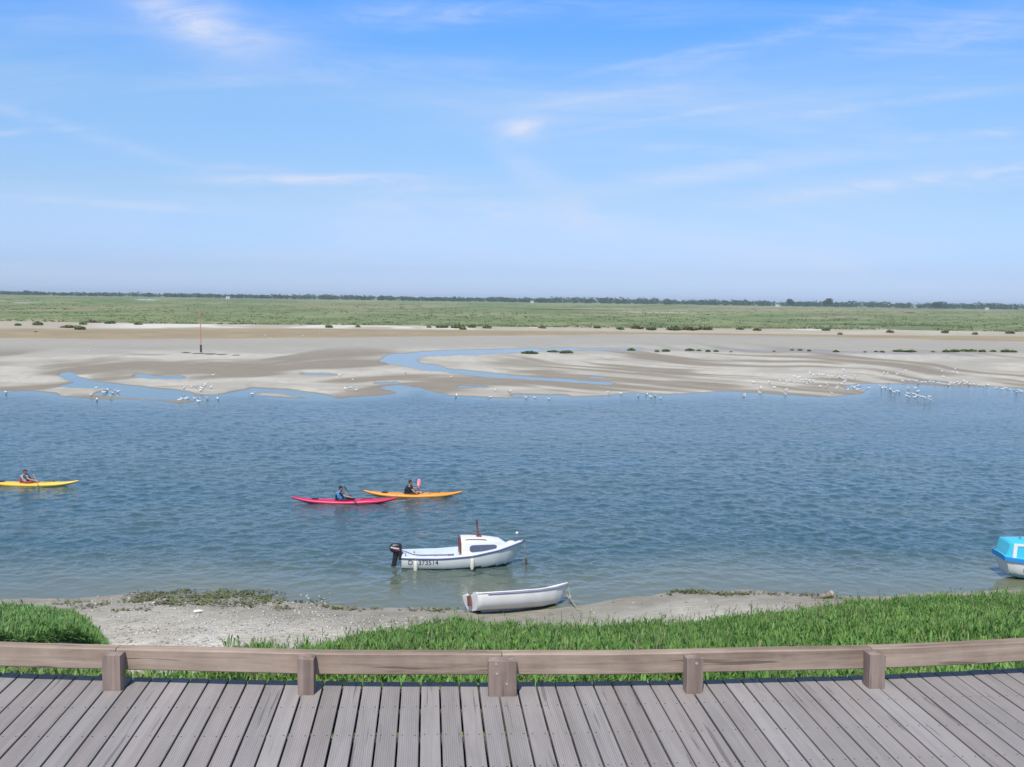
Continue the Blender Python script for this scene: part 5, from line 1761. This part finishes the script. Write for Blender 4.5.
tufts([(530, 353, 16), (553, 351.5, 12), (566, 352.5, 13), (631, 350, 8), (657, 351, 5), (666, 351, 8), (690, 350, 9), (699, 350.5, 5), (708, 351, 5), (716, 351, 5), (731, 351.5, 3), (774, 351, 3),
       (792, 349.8, 4), (800, 350, 5), (809, 350.5, 4)], BAR_T, 'grass_tussock', 'small green tussock in the broken row on the sand bar, middle part', 'tussock', 'tussocks on the middle of the sand bar', 0.95)
tufts([(836, 351.5, 6), (865, 351.5, 3), (876, 351.5, 4), (882, 351.8, 5), (899, 351, 12), (910, 351.3, 12), (933, 351.6, 4), (946, 351.6, 8), (955, 351.2, 9), (965, 351, 12), (972, 350.8, 10), (982, 351.5, 7), (993, 351.2, 6),
       (1006, 351.6, 10), (1013, 351.8, 8)], BAR_T, 'grass_tussock', 'bright green tussock in the denser row on the sand bar, right part', 'tussock', 'tussocks on the right of the sand bar', 1.15)
tufts([(186, 352.2, 9), (198, 353.0, 10), (210, 353.4, 12), (222, 354, 9), (236, 354.8, 7)], BAR_T, 'grass_tussock', 'low patch of greenery at the foot of the red marker pole', 'tussock', 'plants at the foot of the marker', 0.32)

# marsh grass: the tufts at the front of the marsh, then ever coarser ones
n = 7000
px = rng.uniform(-120, 1150, n)
f = rng.uniform(0, 1, n) ** 1.6
py = lerp(VEG(px) - 0.2, horizon(px) + 6, f)
zz = 1.30 + 0.1 * f
g = ground(px, py, zz)
per = 5
sz = g[:, 1] / 700.0
dens = fbm(px / 14, py / 1.6, 161, 3)
k = dens > 0.42
px, py, f, g, sz, dens = px[k], py[k], f[k], g[k], sz[k], dens[k]
n = len(px)
b_ = np.repeat(g, per, 0) + np.concatenate([rng.normal(0, 1, (n * per, 2)) * np.repeat(sz, per)[:, None] * 1.1, np.zeros((n * per, 1)) - 0.05], -1)
cc = lerp(np.array([0.17, 0.215, 0.095]), np.array([0.24, 0.275, 0.13]), np.clip(rng.uniform(0, 1, n) * 0.6 + f * 0.6, 0, 1)[:, None])
cc = np.repeat(cc, per, 0) * rng.uniform(0.75, 1.25, (n * per, 1))
o = blade_mesh(b_, rng.uniform(0.35, 0.8, n * per) * np.minimum(np.repeat(sz, per) * 1.6, 1.0), rng.uniform(0.5, 1.0, n * per) * np.repeat(sz, per), rng.choice([1.57, -1.57], n * per) + rng.normal(0, 0.5, n * per),
               rng.uniform(0.2, 0.9, n * per), cc, 'marsh_grass', M['leaf'])
tag(kind(o, 'stuff'), 'green and straw coloured salt marsh grass stretching across the far shore', 'marsh grass')


# ------------------------------------------------------------------ far wood, single trees, houses
def canopy(cx, cy, z0, wx_, wy_, hgt_, n, rg, cdark, clight, size):
    """leaf clumps spread through crown-shaped volumes"""
    a = rg.normal(0, 1, (n, 3))
    a /= np.linalg.norm(a, axis=1)[:, None]
    rr = rg.uniform(0.55, 1.0, n)[:, None] ** 0.5
    p = a * rr * np.stack([wx_, wy_, hgt_ / 2], -1) + np.stack([cx, cy, z0 + hgt_ / 2], -1)
    nrm = rg.normal(0, 1, (n, 3)) + np.array([0, -0.6, 0.5])
    nrm /= np.linalg.norm(nrm, axis=1)[:, None]
    u_ = np.cross(nrm, np.array([0.3, 0.2, 1.0]))
    u_ /= np.linalg.norm(u_, axis=1)[:, None]
    v_ = np.cross(nrm, u_)
    s_ = (size * rg.uniform(0.6, 1.4, n))[:, None]
    quad = np.stack([p - u_ * s_, p - v_ * s_ * 0.7, p + u_ * s_, p + v_ * s_ * 0.8], 1).reshape(-1, 3)
    c = lerp(np.array(cdark), np.array(clight), rg.uniform(0, 1, n)[:, None])
    return quad, np.arange(n * 4).reshape(-1, 4), np.repeat(c, 4, 0)


rg = np.random.default_rng(5)
TREE_H = curve([(-800, 4), (0, 3.2), (60, 3.0), (130, 3.5), (200, 3.3), (260, 3.2), (355, 4.0), (430, 3.2), (500, 4.2), (560, 5.0), (660, 5.2), (740, 4.7), (800, 5.0), (860, 5.2), (910, 4.6), (940, 5.4), (1024, 5.0), (1900, 5)])
nt = 2300
tx = rg.uniform(-420, 1440, nt)
tdep = rg.uniform(2300, 2700, nt)
tdep[rg.uniform(0, 1, nt) < 0.25] += 900
tu = (tx - 512) / FPX
thh = TREE_H(tx) * (0.78 + 0.5 * rg.uniform(0, 1, nt) ** 2.0) * (0.80 + 0.4 * fbm(tx / 13, tx * 0 + 3, 171, 2))
hgt_m = thh * 2500 / FPX
per = 34
cx = np.repeat(tu * tdep, per)
cy = np.repeat(tdep, per)
quad, qi, qc = canopy(cx, cy, np.full(nt * per, 1.5), np.repeat(hgt_m * rg.uniform(0.5, 1.0, nt), per), np.repeat(hgt_m * 0.5, per), np.repeat(hgt_m, per), nt * per, rg,
                      (0.035, 0.065, 0.03), (0.07, 0.11, 0.05), 1.8)
o = np_mesh('treeline', quad, qi, None, M['leaf'], qc)
tag(kind(o, 'stuff'), 'dark far wood along the whole horizon beyond the marsh', 'wood')


def lone_tree(px, hpx, wpx, dep, label):
    u_ = (px - 512) / FPX
    H = hpx * dep / FPX
    Wd = wpx * dep / FPX / 2
    tr_ = thing('tree', label, 'tree', (u_ * dep, dep, 1.4), (0, 0, 0), 'taller trees in the far wood')
    MB().tube([(0, 0, -0.3), (0.2, 0, H * 0.3), (0.1, 0.2, H * 0.6)], [0.5, 0.38, 0.2], 8).tube([(0.2, 0, H * 0.3), (Wd * 0.5, 0, H * 0.62)], [0.25, 0.1], 6).tube([(0.2, 0, H * 0.33), (-Wd * 0.5, 0, H * 0.6)], [0.25, 0.1], 6).build('trunk', M['bark'], tr_, True)
    q_, i_, c_ = [], [], []
    off = 0
    for j in range(7):
        n_ = 170
        ox, oz = rg.uniform(-0.6, 0.6) * Wd, rg.uniform(0.16, 0.5) * H
        q1, i1, c1 = canopy(np.full(n_, ox), np.full(n_, rg.uniform(-0.4, 0.4) * Wd), np.full(n_, oz), np.full(n_, Wd * 0.55), np.full(n_, Wd * 0.5), np.full(n_, min(H * 0.5, H - oz)), n_, rg, (0.03, 0.055, 0.024), (0.07, 0.11, 0.045), 0.9)
        q_.append(q1); i_.append(i1 + off); c_.append(c1); off += len(q1)
    np_mesh('crown', np.concatenate(q_), np.concatenate(i_), None, M['leaf'], np.concatenate(c_), tr_)


lone_tree(825, 9.2, 11, 2200, 'tall rounded tree standing above the far wood, left of the broad one')
lone_tree(935, 8.0, 17, 2150, 'broad tree clump rising above the far wood near the right end')
lone_tree(789, 8.2, 8, 2200, 'small rounded tree above the far wood, leftmost of the three standing out')

for px_, dep, wv, lab in ((228, 1900, 7.0, 'tiny white farmhouse in front of the far wood, above the red marker pole'),
                          (531, 2050, 6.0, 'tiny white house before the far wood at the middle of the horizon'),
                          (775, 2050, 7.0, 'tiny white house before the far wood, just left of the small tree'),
                          (984, 2000, 6.0, 'tiny white house before the far wood near the right end')):
    hs_ = thing('house', lab, 'house', ((px_ - 512) / FPX * dep, dep, 1.4), (0, 0, R(random.uniform(-15, 15))), 'houses before the far wood')
    MB().box(-wv / 2, wv / 2, -3, 3, -0.3, 3.0).build('wall', M['house_wall'], hs_)
    MB().add([(-wv / 2 - 0.3, -3.3, 2.95), (wv / 2 + 0.3, -3.3, 2.95), (wv / 2 + 0.3, 0, 5.0), (-wv / 2 - 0.3, 0, 5.0), (-wv / 2 - 0.3, 3.3, 2.95), (wv / 2 + 0.3, 3.3, 2.95)],
             [(0, 1, 2, 3), (3, 2, 5, 4), (0, 3, 4), (1, 5, 2), (0, 4, 5, 1)]).build('roof', M['house_roof'], hs_)
    MB().box(-0.5, 0.5, -3.06, -2.99, 0.0, 2.1).build('door', M['house_door'], hs_)

# ------------------------------------------------------------------ the air over the bay
hz = MB().box(-9500, 9500, -70, 9600, -3.0, 32).build('haze', bpy.data.materials.new('haze air'))
kind(hz, 'stuff')
hm = hz.data.materials[0]
hm.use_nodes = True
hm.node_tree.nodes.clear()
t = NT(hm.node_tree)
pv = t.node('ShaderNodeVolumePrincipled')
pv.inputs['Color'].default_value = (0.78, 0.92, 1.0, 1)
pv.inputs['Density'].default_value = 0.000115
pv.inputs['Anisotropy'].default_value = 0.0
ot = t.node('ShaderNodeOutputMaterial')
t.link(pv.outputs[0], ot.inputs['Volume'])
